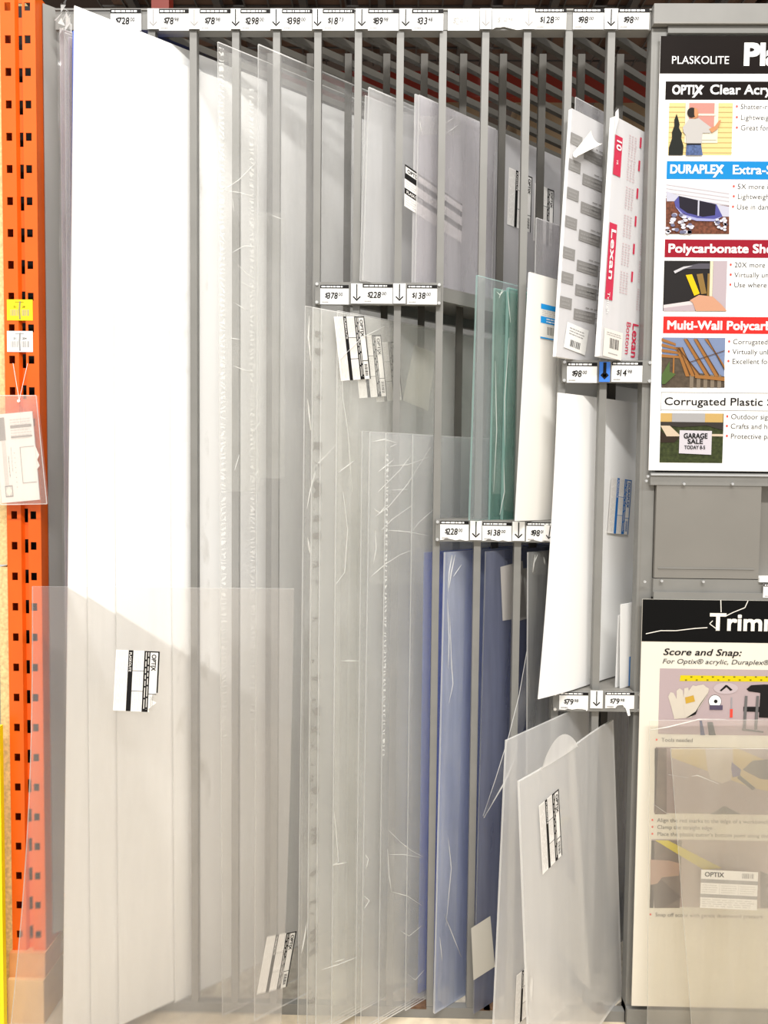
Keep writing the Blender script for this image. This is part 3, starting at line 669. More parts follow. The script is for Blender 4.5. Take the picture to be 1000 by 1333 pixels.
top = [(144, 184, '728', '00', 'price tag reading $728.00, first on the top rail above the white panels'),
       (207, 246, '78', '98', 'price tag reading $78.98 beside the thin grey arrow above the white panels'),
       (260, 300.5, '78', '98', 'price tag reading $78.98 next to the $298.00 tag'),
       (313, 352, '298', '00', 'price tag reading $298.00 on the top rail'),
       (367, 406, '398', '00', 'price tag reading $398.00 on the top rail'),
       (420, 461, '18', '73', 'price tag reading $18.73 on the top rail'),
       (479, 519, '89', '98', 'price tag reading $89.98 on the top rail'),
       (536.5, 577, '33', '48', 'price tag reading $33.48 on the top rail'),
       (583, 624, '24', '00', 'faded price tag beside the $33.48 tag on the top rail'),
       (641, 681, '14', '96', 'faded price tag with torn lower edge beside the $128.00 tag'),
       (696, 737, '128', '00', 'price tag reading $128.00 on the top rail'),
       (746, 786, '98', '00', 'price tag reading $98.00 next to the $128.00 tag'),
       (805, 845, '98', '00', 'price tag reading $98.00 at the sign cabinet end of the top rail')]
for a, c, big, ct, lab in top:
    tn = [(.15, .10), (.4, .12), (.6, .04), (.8, -.03)] if 'torn' in lab else None
    price_tag(a, c, 12 if a < 690 else 11, 39.5 if a < 600 else 38, big, ct, lab, GT, faded='faded' in lab, torn=tn)
for a, c, lab, ink in ((192, 207, 'thinnest grey down arrow on the top rail, over the white sheets', greyp), (246, 260, 'grey down arrow above the first visible post, between the $78.98 tags', greyp), (300.5, 313, 'black down arrow above the second visible post', None),
                  (352, 367, 'black down arrow above the third visible post, after the $298.00 tag', None), (407, 420, 'black down arrow above the fourth visible post, before the $18.73 tag', None), (463, 479, 'black down arrow above the fifth visible post, before the $89.98 tag', None),
                  (520, 536, 'black down arrow above the sixth visible post, before the $33.48 tag', None), (625, 640, 'grey down arrow on the rail between the two faded tags', greyp), (681, 696, 'grey down arrow following the torn faded tag', greyp),
                  (787, 804, 'last down arrow on the top rail, near the sign cabinet', None)):
    arrow_card(a, c, 11, 37.5, lab, GA, ink=ink)
G1 = 'tags on the $378 shelf'; YS = -.0125
price_tag(417, 454, 371, 396, '378', '00', 'price tag reading $378.00 on the upper shelf lip', G1, YS, hb=.18)
price_tag(472, 511, 370, 395, '228', '00', 'price tag reading $228.00 on the same shelf lip as the $378.00 tag', G1, YS, hb=.18)
price_tag(530, 569, 371, 396, '138', '00', 'price tag reading $138.00 on the same shelf lip as the $378.00 tag', G1, YS, hb=.18)
arrow_card(457, 472, 369, 395, 'down arrow between the $378.00 and $228.00 tags', 'arrow cards on the $378 shelf', YS-.0012); arrow_card(512, 528, 369, 395, 'down arrow between the $228.00 and $138.00 tags of the upper shelf', 'arrow cards on the $378 shelf', YS-.0012)
G2 = 'tags on the shelf over the blue sheets'
ragged = [(.12, .02), (.2, .10), (.4, .05), (.55, .0), (.7, .04), (.9, -.02)]
price_tag(573, 610, 678, 703, '228', '00', 'price tag reading $228.00 on the shelf over the blue sheets', G2, YS, torn=ragged, hb=.18)
price_tag(628, 666, 680, 704, '138', '00', 'price tag reading $138.00 on the shelf over the blue sheets', G2, YS, torn=ragged, hb=.18)
price_tag(685, 721, 680, 705, '98', '00', 'price tag reading $98.00 partly behind the curling white sheet', G2, YS, torn=ragged, hb=.18)
arrow_card(612, 627, 678, 703, 'down arrow between the $228.00 and $138.00 tags over the blue sheets', 'arrow cards on the shelf over the blue sheets', YS-.0012)
arrow_card(667, 683, 679, 704, 'down arrow between the $138.00 and $98.00 tags over the blue sheets', 'arrow cards on the shelf over the blue sheets', YS-.0012)
arrow_card(706, 722, 683, 703, 'small tilted down arrow stuck on the half-hidden $98.00 tag', 'arrow cards on the shelf over the blue sheets', YS-.0026, tilt=-.12, m=sticker_m)
G3 = 'tags on the shelf under the masked sheets'; YS = -.0145
price_tag(738, 777, 472, 498, '98', '00', 'price tag reading $98.00 beside the blue tape arrow', G3, YS, hb=.18)
price_tag(796, 836, 471, 497, '14', '98', 'price tag reading $14.98 beside the blue tape arrow', G3, YS, hb=.18)
arrow_card(780, 794, 471, 497, 'black down arrow drawn on blue tape', None, YS-.0008, m=bluetape, thick=.16)
G4 = 'tags on the lowest shelf'
torn2 = [(.2, -.02), (.3, .05), (.45, .0), (.6, .04), (.8, .03), (.93, .0), (.95, -.08)]
price_tag(728, 765.5, 901, 923.5, '79', '98', 'price tag reading $79.98 with frayed lower edge', G4, YS, torn=torn2, hb=.18)
price_tag(788, 825.5, 901, 922, '79', '98', 'torn price tag reading $79.98 with a dangling shred', G4, YS, torn=[(.2, .03), (.35, .02), (.42, .18), (.6, .22), (.72, -.02), (.80, -.45), (.88, -.42), (.84, -.02)], hb=.18)
arrow_card(768.5, 784.5, 899, 922, 'down arrow between the two $79.98 tags', None, YS-.0008)

# ------------------------------------------------------------------ sign cabinet
X = lambda px, py, Y=0.0: pt(px, py, Y).x
Z = lambda px, py, Y=0.0: pt(px, py, Y).z
cx0 = CX0; xe = pt(1062, 600).x
cab = empty('sign_cabinet', (cx0, 0, 0)); tag(cab, 'grey metal cabinet carrying the two plastic sheet signs', 'cabinet')
pw = .036
b = MB(); b.box(cx0, cx0+pw, -.003, .03, .0005, Z(850, 38), steel); b.box(cx0+.006, cx0+.0075, -.0034, -.003, .05, Z(850, 60), steel_d); b.build('corner_post', cab)
b = MB(); b.box(cx0, xe, -.016, .03, Z(920, 36), Z(920, 10), steel); b.box(cx0, xe, -.018, -.016, Z(920, 36.5), Z(920, 34.5), steel_d); b.build('header_beam', cab)
b = MB(); b.box(cx0+pw, xe, -.010, .02, Z(930, 46), Z(930, 37), steel); b.build('frame_trim', cab)
b = MB(); b.box(cx0+pw*.6, xe, -.016, .02, Z(920, 632), Z(920, 616), steel); b.box(cx0+pw*.6, xe, -.020, -.016, Z(920, 619.5), Z(920, 617.5), zinc); b.build('frame_trim', cab)
nx = X(986, 690)
b = MB(); b.box(cx0+pw+.002, nx, -.014, .0, Z(915, 752), Z(915, 631), steel_d); zl = Z(915, 740); b.box(cx0+pw+.01, nx-.012, -.0155, -.014, zl, zl+.003, steel); b.build('front_panel', cab)
zb_, zt_ = Z(992, 757), Z(992, 631)
b = MB(); b.box(nx+.001, xe, -.012, .20, zb_, zb_+.012, white); b.box(nx+.001, xe, .20, .205, zb_, zt_, dark); b.box(nx-.004, nx+.001, 0, .20, zb_, zt_, steel_d); b.box(nx, xe, 0, .2, zt_, zt_+.004, steel_d); b.box(nx, xe, -.02, -.012, zb_+.001, zb_+.012, white); b.build('niche', cab)
b = MB(); b.box(cx0+pw, xe, -.014, .02, Z(915, 777), Z(915, 753), steel); b.box(cx0+pw, xe, -.020, -.014, Z(915, 779), Z(915, 770), steel); b.build('frame_trim', cab)
b = MB(); b.box(cx0, xe, -.016, .03, .0005, Z(900, 1310), steel); b.box(cx0, xe, -.017, -.016, .004, .008, steel_d); b.build('base_rail', cab)
b = MB(); b.box(cx0+pw, xe, .022, .026, 0.0005, Z(920, 12), steel_d); b.build('back_panel', cab)
for px, py in ((843, 620), (841, 626), (890, 630), (953, 630), (839, 757), (861, 756), (915, 757)):
    b = MB(); p = pt(px, py, -.018); b.tube([p, p+V((0, -.005, 0))], .0032, zinc, 8); b.build('screw', cab)
for i, (x0, x1, z0, z1, Yb, lab) in enumerate(((.012, .075, .012, .13, .06, 'navy and cream carton in the cabinet niche'), (.080, .132, .012, .17, .08, 'cream topped carton deeper in the cabinet niche'))):
    c = MB(); A = V((nx+x0, Yb, zb_+z0)); c.box(A.x, nx+x1, Yb, Yb+.08, A.z+.0005, zb_+z1, navy if i == 0 else paper)
    if i == 0: rect(c, Fr((A.x, Yb, A.z), (1, 0, 0), (0, 0, 1)), .022, .06, .05, .09, .0006, paper); greek(c, Fr((A.x, Yb, A.z), (1, 0, 0), (0, 0, 1)), .022, .06, .01, .045, 5, lgrey, .0006)
    else: rect(c, Fr((A.x, Yb, A.z), (1, 0, 0), (0, 0, 1)), 0.001, .05, .002, .11, .0006, navy)
    tag(c.build('carton', org=A), lab, 'box', 'cartons in the niche')
price_tag(993.5, 1030, 760, 778, '4', '98', 'small price tag under the cabinet niche, cut by the frame edge', None, -.0215)

class Board:
    def __init__(s, Y): s.Y = Y; s.b = MB()
    def p(s, px, py, k=0): return pt(px, py, s.Y-.0004*k)
    def poly(s, pts, m, k=1): s.b.poly([s.p(x, y, k) for x, y in pts], m)
    def rect(s, x0, y0, x1, y1, m, k=1, slant=0.0):
        a, c = s.p(x0, y0, k), s.p(x0, y1, k); d, e = s.p(x1, y0, k), s.p(x1, y1, k)
        zt_, zb_ = (a.z+d.z)/2, (c.z+e.z)/2; xl, xr = (a.x+c.x)/2, (d.x+e.x)/2; y = s.Y-.0004*k
        s.b.poly([(xl, y, zt_), (xr, y, zt_), (xr, y, zb_), (xl, y, zb_)], m)
    def text(s, t, x, y, cap, m, k=2, bold=0.0, fit=None, shear=0.0):
        o = s.p(x, y, k); sc_ = (s.p(x+10, y, k)-o).length/10
        text(s.b, Fr(o, (1, 0, 0), (0, 0, 1)), t, 0, 0, cap*sc_/.70, m, 0.0, bold, fit*sc_ if fit else None, shear)
    def ell(s, x, y, rx, ry, m, k=2): s.poly([(x+rx*math.cos(i*.3491), y+ry*math.sin(i*.3491)) for i in range(18)], m, k)

# upper sign -------------------------------------------------------
YS1 = -.014
sg = Board(YS1)
lx = (pt(859, 60, YS1).x+pt(846, 600, YS1).x)/2
zt1, zb1 = Z(930, 47, YS1), Z(930, 613, YS1); x2 = pt(1058, 300, YS1).x
board = MB(); board.box(lx, x2, YS1, YS1+.0035, zb1, zt1, mat('white_board', (.87, .86, .84), .4)); so = tag(board.build('product_sign', org=(lx, YS1, zb1)), 'white sign with a black top banner listing sheet plastics', 'sign')
ink = mat('soft_black_print', (.05, .05, .05), .5)
sg.b.poly([(lx, YS1-.0004, zt1), (x2, YS1-.0004, zt1), (x2, YS1-.0004, Z(930, 96, YS1)), (lx, YS1-.0004, Z(930, 96, YS1))], black_s)
sg.text('PLASKOLITE', 874, 83, 10, white, 2, .0, 75); sg.text('Plastic', 967, 84, 27, white, 2, .045, 104)
sg.b.build('banner', so); bandx = 1056
bands = [(866.5, 106, 130, black_s), (868, 210, 233.5, mat('sky_blue_print', (.004, .20, .50), .6, spec=.15)), (865.5, 312, 335.5, mat('maroon_print', (.26, .006, .018), .6, spec=.15)), (863.5, 412.5, 434.5, mat('bright_red_print', (.60, .022, .018), .6, spec=.15))]
for x0, y0, y1, m in bands:
    s_ = Board(YS1); s_.rect(x0, y0, bandx, y1, m)
    if y0 == 106:
        s_.text('OPTIX', 875, 122.5, 11.5, white, 2, .03, 39); s_.poly([(914, 112), (917, 112), (904, 127), (901, 127)], white, 3); s_.text('Clear Acrylic', 924, 122.5, 12, white, 2, .02, 95)
    elif y0 == 210:
        s_.text('DURAPLEX', 872, 225.5, 11, white, 2, .03, 69); s_.poly([(940, 215), (943, 215), (931, 231), (928, 231)], white, 3); s_.text('Extra-Strong', 953, 226.5, 11.5, white, 2, .02, 92)
    elif y0 == 312: s_.text('Polycarbonate Sheet', 869.5, 328.5, 11, white, 2, .03, 151)
    else: s_.text('Multi-Wall Polycarbonate', 868, 428.5, 11, white, 2, .03, 175)
    s_.b.build('heading_band', so)
s_ = Board(YS1)
for a in ((860.5, 511, 1056, 512), (860.5, 534, 1056, 535), (860.5, 511, 861.3, 535)): s_.rect(*a, greyp)
s_.text('Corrugated Plastic Sheet', 864.5, 527, 10, black, 2, .012, 172); s_.b.build('heading_band', so)
for rows in ([('Shatter-resistant', 964, 142), ('Lightweight', 964, 156), ('Great for windows', 964, 169.5)], [('5X more impact', 960, 246), ('Lightweight', 960, 259), ('Use in damp areas', 959, 272.5)],
             [('20X more impact', 956, 348), ('Virtually unbreakable', 956, 361), ('Use where strong', 955.5, 374)], [('Corrugated walls', 954, 448), ('Virtually unbreakable', 953.5, 461), ('Excellent for roofs', 953, 473.5)],
             [('Outdoor signs', 951.5, 545.5), ('Crafts and hobby', 951, 558), ('Protective panels', 951, 571)]):
    s_ = Board(YS1)
    for t, x, y in rows:
        s_.text(t, x, y, 6.8, ink, 2, -.004); s_.ell(x-4.5, y-3.6, 1.4, 1.6, red, 2)
    s_.b.build('bullet_list', so)
def pm(n, r, g, b_, **k): return mat('print_'+n, tuple(.70*c for c in srgb(r, g, b_)), .55, spec=.2, **k)
# photo prints on the sign
s_ = Board(YS1); sid = pm('siding', 244, 218, 150); s_.rect(870.5, 134, 953.5, 202, sid)
for i in range(10): s_.rect(870.5, 139+i*6.6, 953.5, 139.7+i*6.6, pm('siding_line', 205, 178, 112), 2)
s_.rect(892, 134, 935, 186, pm('window_trim', 246, 236, 214), 3); s_.rect(897, 134, 930, 170, pm('pink_pane', 214, 150, 138), 4); s_.rect(897, 148, 932, 150.5, pm('window_trim', 0, 0, 0), 5); s_.rect(912, 175, 933, 182, pm('window_trim', 0, 0, 0), 5)
tr = pm('dark_tree', 22, 26, 18)
s_.poly([(881, 148), (883, 154), (885, 162), (884, 166), (888, 174), (887, 180), (890, 190), (889, 202), (870.5, 202), (871, 192), (875, 180), (875, 172), (878, 164), (878, 156)], tr, 4)
sh = pm('grey_shirt', 202, 198, 194); s_.poly([(897, 155), (910, 154), (918, 160), (926, 166), (925, 173), (915, 173), (913, 190), (894, 188), (893, 176), (890, 172), (889, 166)], sh, 6)
sk = pm('skin', 214, 150, 104); s_.poly([(923, 168), (931, 164), (936, 157), (939, 156), (938, 160), (934, 168), (927, 173)], sk, 7); s_.ell(904, 148, 5.5, 7, sk, 6); s_.ell(901, 146.5, 6.2, 6.6, pm('hair', 34, 22, 16), 7); s_.poly([(904, 140), (908.5, 142), (909, 150), (906, 154), (904, 150)], sk, 8)
s_.poly([(894, 187), (913, 189), (915, 202), (893, 202)], pm('jeans', 84, 104, 150, noise=.4, nscale=200), 7); s_.rect(894, 186.5, 913, 188.5, black, 8)
s_.b.build('photo_print', so)
s_ = Board(YS1); s_.rect(867, 239, 949.5, 304.5, pm('pale_siding', 232, 228, 232))
for i in range(5): s_.poly([(867, 240+i*5), (949.5, 252+i*5), (949.5, 252.6+i*5), (867, 240.6+i*5)], pm('pale_line', 205, 200, 206), 2)
s_.poly([(867, 258), (900, 264), (949.5, 268), (949.5, 304.5), (867, 304.5)], pm('mulch', 120, 70, 50, noise=.5, nscale=150), 3)
s_.poly([(868, 249), (884, 255), (884, 262), (868, 262)], pm('foundation', 206, 206, 222), 4); s_.poly([(930, 266), (949.5, 269), (949.5, 282), (930, 282)], pm('foundation', 0, 0, 0), 4)
s_.poly([(878, 262), (884, 255), (933, 266), (941, 282), (930, 286), (908, 285), (890, 278), (880, 271)], pm('well_blue', 86, 86, 160), 5); s_.poly([(884, 255), (932, 266), (931, 280), (915, 282), (895, 277), (885, 270)], pm('well_dark', 30, 24, 40), 6); s_.rect(908.5, 261, 910.5, 281, pm('foundation', 0, 0, 0), 7)
s_.poly([(879, 268), (890, 279), (908, 284), (930, 285), (940, 282), (930, 288), (907, 287.5), (889, 282)], pm('well_rim', 170, 172, 220), 7)
fw = pm('white_flowers', 226, 226, 240, noise=.35, nscale=160); rnd = random.Random(3)
for k in range(34):
    x = 868+rnd.random()*34; y = 278+rnd.random()*26+(abs(x-880))*.25; s_.ell(min(x, 905), min(y, 302), 2.2+rnd.random()*1.5, 1.4+rnd.random(), fw if k % 4 else pm('flower_shade', 120, 120, 150), 8+k % 3)
for k in range(20): s_.ell(930+rnd.random()*17, 284+rnd.random()*18, 2.2, 1.6, fw if k % 4 else pm('flower_shade', 0, 0, 0), 8+k % 3)
s_.b.build('photo_print', so)
s_ = Board(YS1); s_.rect(864, 339.5, 946, 405, pm('black_room', 36, 32, 32)); s_.rect(924, 339.5, 928, 392, pm('cream_frame', 236, 226, 196), 2); s_.rect(928, 339.5, 946, 405, pm('mauve_wall', 200, 184, 190), 2)
s_.poly([(864, 397), (905, 391), (905, 405), (864, 405)], pm('cream_sill', 232, 222, 222), 2); s_.poly([(864, 401), (905, 396), (905, 405), (864, 405)], pm('mauve_wall', 0, 0, 0), 3)
s_.poly([(877, 353), (890, 347), (910, 343), (924, 343), (924, 350), (905, 350), (893, 350), (879, 356)], pm('hammer_head', 92, 88, 98), 3); s_.poly([(877, 353), (890, 347), (902, 346), (890, 350), (879, 356)], pm('hammer_shine', 214, 212, 216), 4)
s_.poly([(893, 358), (901, 357), (911, 382), (904, 385)], pm('handle_yellow', 246, 206, 10), 4); s_.poly([(907, 357), (915, 356), (920, 382), (913, 383)], pm('handle_shade', 150, 118, 62), 4); s_.rect(921, 356, 924, 385, pm('handle_shade', 0, 0, 0), 4)
s_.poly([(898, 391), (910, 384), (928, 386), (940, 397), (946, 404), (946, 405), (906, 405), (902, 394)], pm('hand', 220, 164, 132), 5); s_.b.build('photo_print', so)
s_ = Board(YS1); s_.rect(861.5, 439.5, 943.5, 504.5, pm('sky_roof', 134, 150, 186)); wd_ = pm('timber', 170, 116, 60); wd2 = pm('timber_dark', 96, 66, 38)
s_.poly([(861.5, 465), (885, 462), (905, 485), (943.5, 490), (943.5, 504.5), (861.5, 504.5)], pm('fence_dark', 92, 80, 66, noise=.3, nscale=90), 2)
for k in range(4): s_.poly([(861.5, 440+k*7), (880+k*2, 447+k*5.5), (880+k*2, 450+k*5.5), (861.5, 444+k*7)], wd_, 4)
for (x0, x1) in ((878, 912), (890, 924), (903, 936), (917, 950), (884, 905), (880, 898)):
    yb = 490; xx = min(x1, 943.5); s_.poly([(x0, 441 if x0 > 886 else 452), (x0+4, 441 if x0 > 886 else 452), (xx, yb if x1 < 944 else 482), (xx-5 if x1 < 944 else xx, yb if x1 < 944 else 476)], wd_, 5)
    s_.poly([(x0+4, 441 if x0 > 886 else 452), (x0+5, 441 if x0 > 886 else 452), (xx, yb-3 if x1 < 944 else 480), (xx, yb if x1 < 944 else 482)], wd2, 6)
s_.poly([(898, 471), (943.5, 456), (943.5, 457), (898, 472)], wd2, 7); s_.rect(876, 466, 878, 490, wd_, 6)
s_.poly([(861.5, 488), (872, 470), (872, 484), (880, 487), (866, 500), (861.5, 500)], pm('leaf', 86, 110, 58), 7)
for k in range(5): s_.rect(898+k*9, 488, 903+k*9, 504.5, pm('fence_pale', 140, 126, 108), 4)
s_.poly([(905, 488), (943.5, 491), (943.5, 496), (905, 492)], wd_, 7); s_.b.build('photo_print', so)
s_ = Board(YS1); s_.rect(859.5, 538, 941.5, 602.5, pm('lawn', 64, 72, 40, noise=.4, nscale=120)); s_.rect(860, 538, 941.5, 550, pm('tan_house', 216, 180, 112), 2); s_.rect(875, 538, 918, 552, pm('grey_door', 184, 182, 182), 3)
s_.poly([(860, 549), (941.5, 550), (941.5, 560), (920, 554), (885, 556), (860, 553)], pm('shade_strip', 62, 56, 52), 4); s_.poly([(860, 554), (872, 554), (887, 568), (868, 568)], pm('walk', 224, 204, 178), 4); s_.rect(920, 565, 941.5, 568, pm('walk', 0, 0, 0), 4); s_.poly([(860, 560), (868, 568), (885, 569), (878, 576), (860, 576)], pm('bed', 56, 44, 34), 3)
s_.poly([(885, 560), (927, 561), (926, 592), (884, 590)], pm('yard_sign', 226, 220, 228), 6); s_.text('GARAGE', 890, 570.5, 6.6, black, 8, .03, 31); s_.text('SALE', 895, 577.5, 6, black, 8, .03, 20); s_.text('TODAY 8-5', 891, 584.5, 4.6, black, 8, .02, 27)
s_.b.build('photo_print', so)

# lower sign -------------------------------------------------------
YS2 = -.0245
lx2 = (pt(838, 800, YS2).x+pt(821, 1300, YS2).x)/2; zt2, zb2 = Z(920, 781, YS2), Z(900, 1311, YS2)
b = MB(); b.box(lx2, x2, YS2, YS2+.0035, zb2, zt2, mat('cream_board', (.72, .68, .59), .4, noise=.03, nscale=3)); s2 = tag(b.build('instruction_sign', org=(lx2, YS2, zb2)), 'cream sign with cracked black banner showing how to cut sheets', 'sign')
b = MB(); z = Z(920, 836, YS2); b.poly([(lx2, YS2-.0004, z), (x2, YS2-.0004, z), (x2, YS2-.0004, zt2), (lx2, YS2-.0004, zt2)], mat('flat_black_board', (.006, .006, .006), .6, spec=.05))
t_ = Board(YS2); t_.b = b; t_.text('Trimming', 924, 820, 22, mat('cream_letter', (.80, .77, .70), .5), 2, .03, 136)
ck = mat('crack_white', (.75, .72, .66), .6)
for ln in ([(841, 825), (860, 821), (880, 821), (905, 818), (921, 817)], [(938.5, 781), (939, 797)], [(974, 782), (970, 791), (955, 797), (945, 802)], [(928, 808), (924, 812), (932, 818)]):
    for i in range(len(ln)-1):
        (x0, y0), (x1, y1) = ln[i], ln[i+1]; dx, dy = (y1-y0), -(x1-x0); l = math.hypot(dx, dy); dx, dy = dx/l*.55, dy/l*.55
        t_.poly([(x0+dx, y0+dy), (x1+dx, y1+dy), (x1-dx, y1-dy), (x0-dx, y0-dy)], ck, 4)
b.build('banner', s2)
t_ = Board(YS2); t_.text('Score and Snap:', 863, 852.5, 8.6, black, 2, .018, 101, .22); t_.text('For Optix\u00ae acrylic, Duraplex\u00ae acrylic', 862, 863.5, 6.2, ink, 2, .004, 170, .22); t_.b.build('heading_print', s2)
t_ = Board(YS2)
for t, x, y in (('Tools needed', 861, 965.5), ('Align the red marks to the edge of a workbench', 855.5, 1070), ('Clamp the straight edge', 855.5, 1079), ('Place the plastic cutter\u2019s bottom point along the sheet', 855.5, 1088), ('Snap off score with gentle downward pressure', 853, 1193)):
    t_.text(t, x, y, 5.2, ink, 2); t_.ell(x-6, y-2.6, 1.3, 1.4, red, 2)
t_.b.build('bullet_list', s2)
t_ = Board(YS2); mv = pm('mauve', 204, 184, 186, noise=.03, nscale=6); t_.rect(858, 871.5, 1056, 957, mv)
t_.poly([(886, 879), (1056, 881), (1056, 888), (885, 886.5)], pm('ruler_yellow', 240, 220, 20), 2)
for k in range(22): t_.rect(892+k*7, 880.5 if k % 2 else 884.5, 894.5+k*7, 882 if k % 2 else 886, pm('ruler_mark', 130, 116, 20), 3)
gl_ = pm('glove', 232, 222, 206)
t_.poly([(870, 907), (873, 901), (877, 902), (881, 910), (881, 899), (885, 896), (889, 899), (890, 908), (891, 896), (896, 895), (898, 905), (902, 893), (906, 895), (905, 908), (906, 925), (900, 934), (878, 936), (874, 920)], gl_, 3)
t_.poly([(897, 899), (902, 892), (906, 893), (910, 892), (916, 891), (919, 894), (923, 896), (922, 903), (910, 922), (906, 928), (892, 934), (890, 915)], gl_, 4); t_.poly([(892, 908), (903, 905), (905, 913), (893, 916)], pm('glove_strap', 222, 178, 70), 5)
t_.poly([(924, 899), (909, 922), (906, 930), (893, 935), (906, 926), (912, 916)], black, 5)
t_.ell(931, 913, 8, 8, white, 3); t_.ell(931, 913, 8.6, 8.6, black, 2); t_.ell(932, 913, 2.4, 2.4, black, 4); t_.rect(924, 918, 941, 924, pm('tape_body', 98, 88, 112), 5)
t_.poly([(937, 899), (945, 891.5), (947, 892), (954, 898), (951, 899.5), (946, 894.5), (939, 900)], black, 4); t_.ell(945, 896, 16, 7.5, pm('goggles', 216, 200, 204), 3)
t_.rect(951.5, 908, 953.5, 923, pm('blade_grey', 176, 172, 176), 3); t_.rect(950.5, 923, 954, 934, red, 4)
t_.poly([(972, 897), (978, 892), (995, 891), (1030, 892), (1030, 936), (988, 934), (990, 902), (975, 900)], pm('clamp_black', 30, 28, 30), 3)
for x0 in (970, 985): t_.poly([(x0, 906), (x0+3.5, 906), (x0+1, 950), (x0-3, 950)], pm('clamp_steel', 120, 118, 118), 5)
t_.poly([(968, 920), (990, 920), (990, 927), (968, 926)], MATS['print_clamp_black'], 4); t_.poly([(966, 948), (994, 952), (994, 954), (966, 951)], MATS['print_clamp_steel'], 4)
t_.poly([(911, 938), (914, 938), (918, 957), (912, 957)], pm('pliers_blue', 90, 96, 128), 4); t_.poly([(921, 940), (928, 940), (932, 957), (923, 957)], pm('pliers_grey', 104, 108, 106), 4); t_.b.build('photo_print', s2)
t_ = Board(YS2); t_.rect(852.5, 974, 1056, 1060, pm('mauve_dim', 176, 158, 158, noise=.05, nscale=8)); t_.poly([(852.5, 974), (857, 974), (853, 1060), (852.5, 1060)], pm('strip_dark', 60, 54, 50), 2); t_.poly([(857, 974), (868, 974), (868, 1060), (853, 1060)], pm('bench', 130, 114, 106, noise=.2, nscale=40), 2)
t_.poly([(874, 974), (960, 974), (1056, 1015), (1056, 1040), (980, 1026), (874, 986)], pm('ruler_pale', 214, 188, 120), 2); t_.poly([(918, 974), (954, 974), (955, 998), (952, 1015), (940, 1020), (925, 1014), (921, 1000)], pm('glove_finger', 214, 200, 186), 4)
t_.poly([(953, 992), (965, 1002), (963, 1010), (954, 1012), (952, 1000)], pm('cutter_blue', 84, 70, 140), 5); t_.poly([(962, 1008), (984, 1026), (980, 1029), (960, 1013)], MATS['print_clamp_black'], 5); t_.poly([(967, 1002), (980, 990), (1056, 985), (1056, 1020), (990, 1014)], pm('cutter_grey', 88, 80, 78), 4)
t_.poly([(925, 1060), (943, 1049), (965, 1060)], MATS['print_cutter_grey'], 3); t_.b.build('photo_print', s2)
t_ = Board(YS2); t_.rect(847, 1094, 1056, 1182, pm('mauve_low', 200, 182, 178, noise=.04, nscale=8)); t_.rect(847, 1094, 852, 1182, pm('strip_dark', 0, 0, 0), 2); t_.poly([(852, 1094), (888, 1094), (885, 1182), (852, 1182)], pm('bench', 0, 0, 0), 2)
t_.poly([(853, 1094), (870, 1094), (940, 1130), (916, 1132)], pm('ruler_yellow', 0, 0, 0), 4); t_.poly([(847, 1119), (870, 1120), (886, 1124), (884, 1140), (862, 1142), (856, 1150), (847, 1152)], pm('hand_dim', 196, 160, 140), 5); t_.poly([(862, 1146), (887, 1168), (865, 1182), (852, 1182), (850, 1150)], pm('wedge', 104, 92, 86), 4)
t_.poly([(990, 1134), (1056, 1160), (1056, 1182), (990, 1182)], pm('wedge', 0, 0, 0), 4); t_.b.build('photo_print', s2)

# clear sheets leaning on the lower sign
def face_sheet(name, label, tl, bl, tr, Y, m, group, zb=.001, th=.004, Yb=None):
    Yb = Y-.03 if Yb is None else Yb
    a, c = pt(*tl, Y), pt(*tr, Y); p = V((col(bl[0], zb, Yb), Yb, zb)); r = V((p.x+(c.x-a.x), Yb, zb)); n = (c-a).cross(a-p).normalized()
    b = MB(); b.hexa([p, r, c, a, p-n*th, r-n*th, c-n*th, a-n*th], m, edge); o = tag(b.build(name, org=p), label, 'plastic sheet', group); S = Sheet(); S.o = o; S.n = n
    S.at = lambda px, py, k=0.0: (lambda q: CAM+q*((a-CAM).dot(n)/q.dot(n))+n*k)(ray(px, py)); return S
GS = 'clear sheets leaning on the cutting sign'
S = face_sheet('leaning_sheet', 'rear clear sheet on the cutting sign, its product sticker seen through the other', (846, 938), (843, 1333), (1058, 937), -.045, clr_sign, GS, Yb=-.085)
F = Fr(S.at(911, 1181, .002), (1, 0, -.03), (0, 0, 1)); b = MB(); L, H = S.at(985, 1185)-S.at(911, 1181), S.at(911, 1130).z-S.at(911, 1181).z; L = L.length
rect(b, F, 0, L, 0, H, 0, sticker_m)
rect(b, F, 0, L, .66*H, .76*H, .0004, greyp); rect(b, F, 0, L, .28*H, .37*H, .0004, greyp); text(b, F, 'OPTIX', .06*L, .83*H, .17*H, black, .0006, .02); barcode(b, F, .72*L, .93*L, .82*H, .95*H, greyp, .0004, 5, 10); greek(b, F, .03*L, .97*L, .03*H, .25*H, 4, lgrey, .0004)
for x in (.33, .66): rect(b, F, (x-.004)*L, (x+.004)*L, .37*H, .66*H, .0004, lgrey)
for x in (.02, .36, .69): greek(b, F, x*L, (x+.28)*L, .40*H, .63*H, 4, lgrey, .0004)
b.build('sticker', S.o)
b = MB()
for ln in ([(846, 950), (870, 946), (890, 941), (910, 936), (945, 936)], [(850, 1046), (870, 1060)], [(870, 1008), (895, 1012)], [(900, 1010), (908, 1009), (935, 1020)]):
    b.tube([S.at(*p, .002) for p in ln], [.0006]+[.0016]*(len(ln)-2)+[.0006], filmhi, 5)
b.build('film_wrap', S.o, smooth=True)
S = face_sheet('leaning_sheet', 'front clear sheet on the cutting sign with a slanted bright edge', (873.5, 975), (905, 1333), (1085, 975), -.075, clr_sign, GS, Yb=-.135)

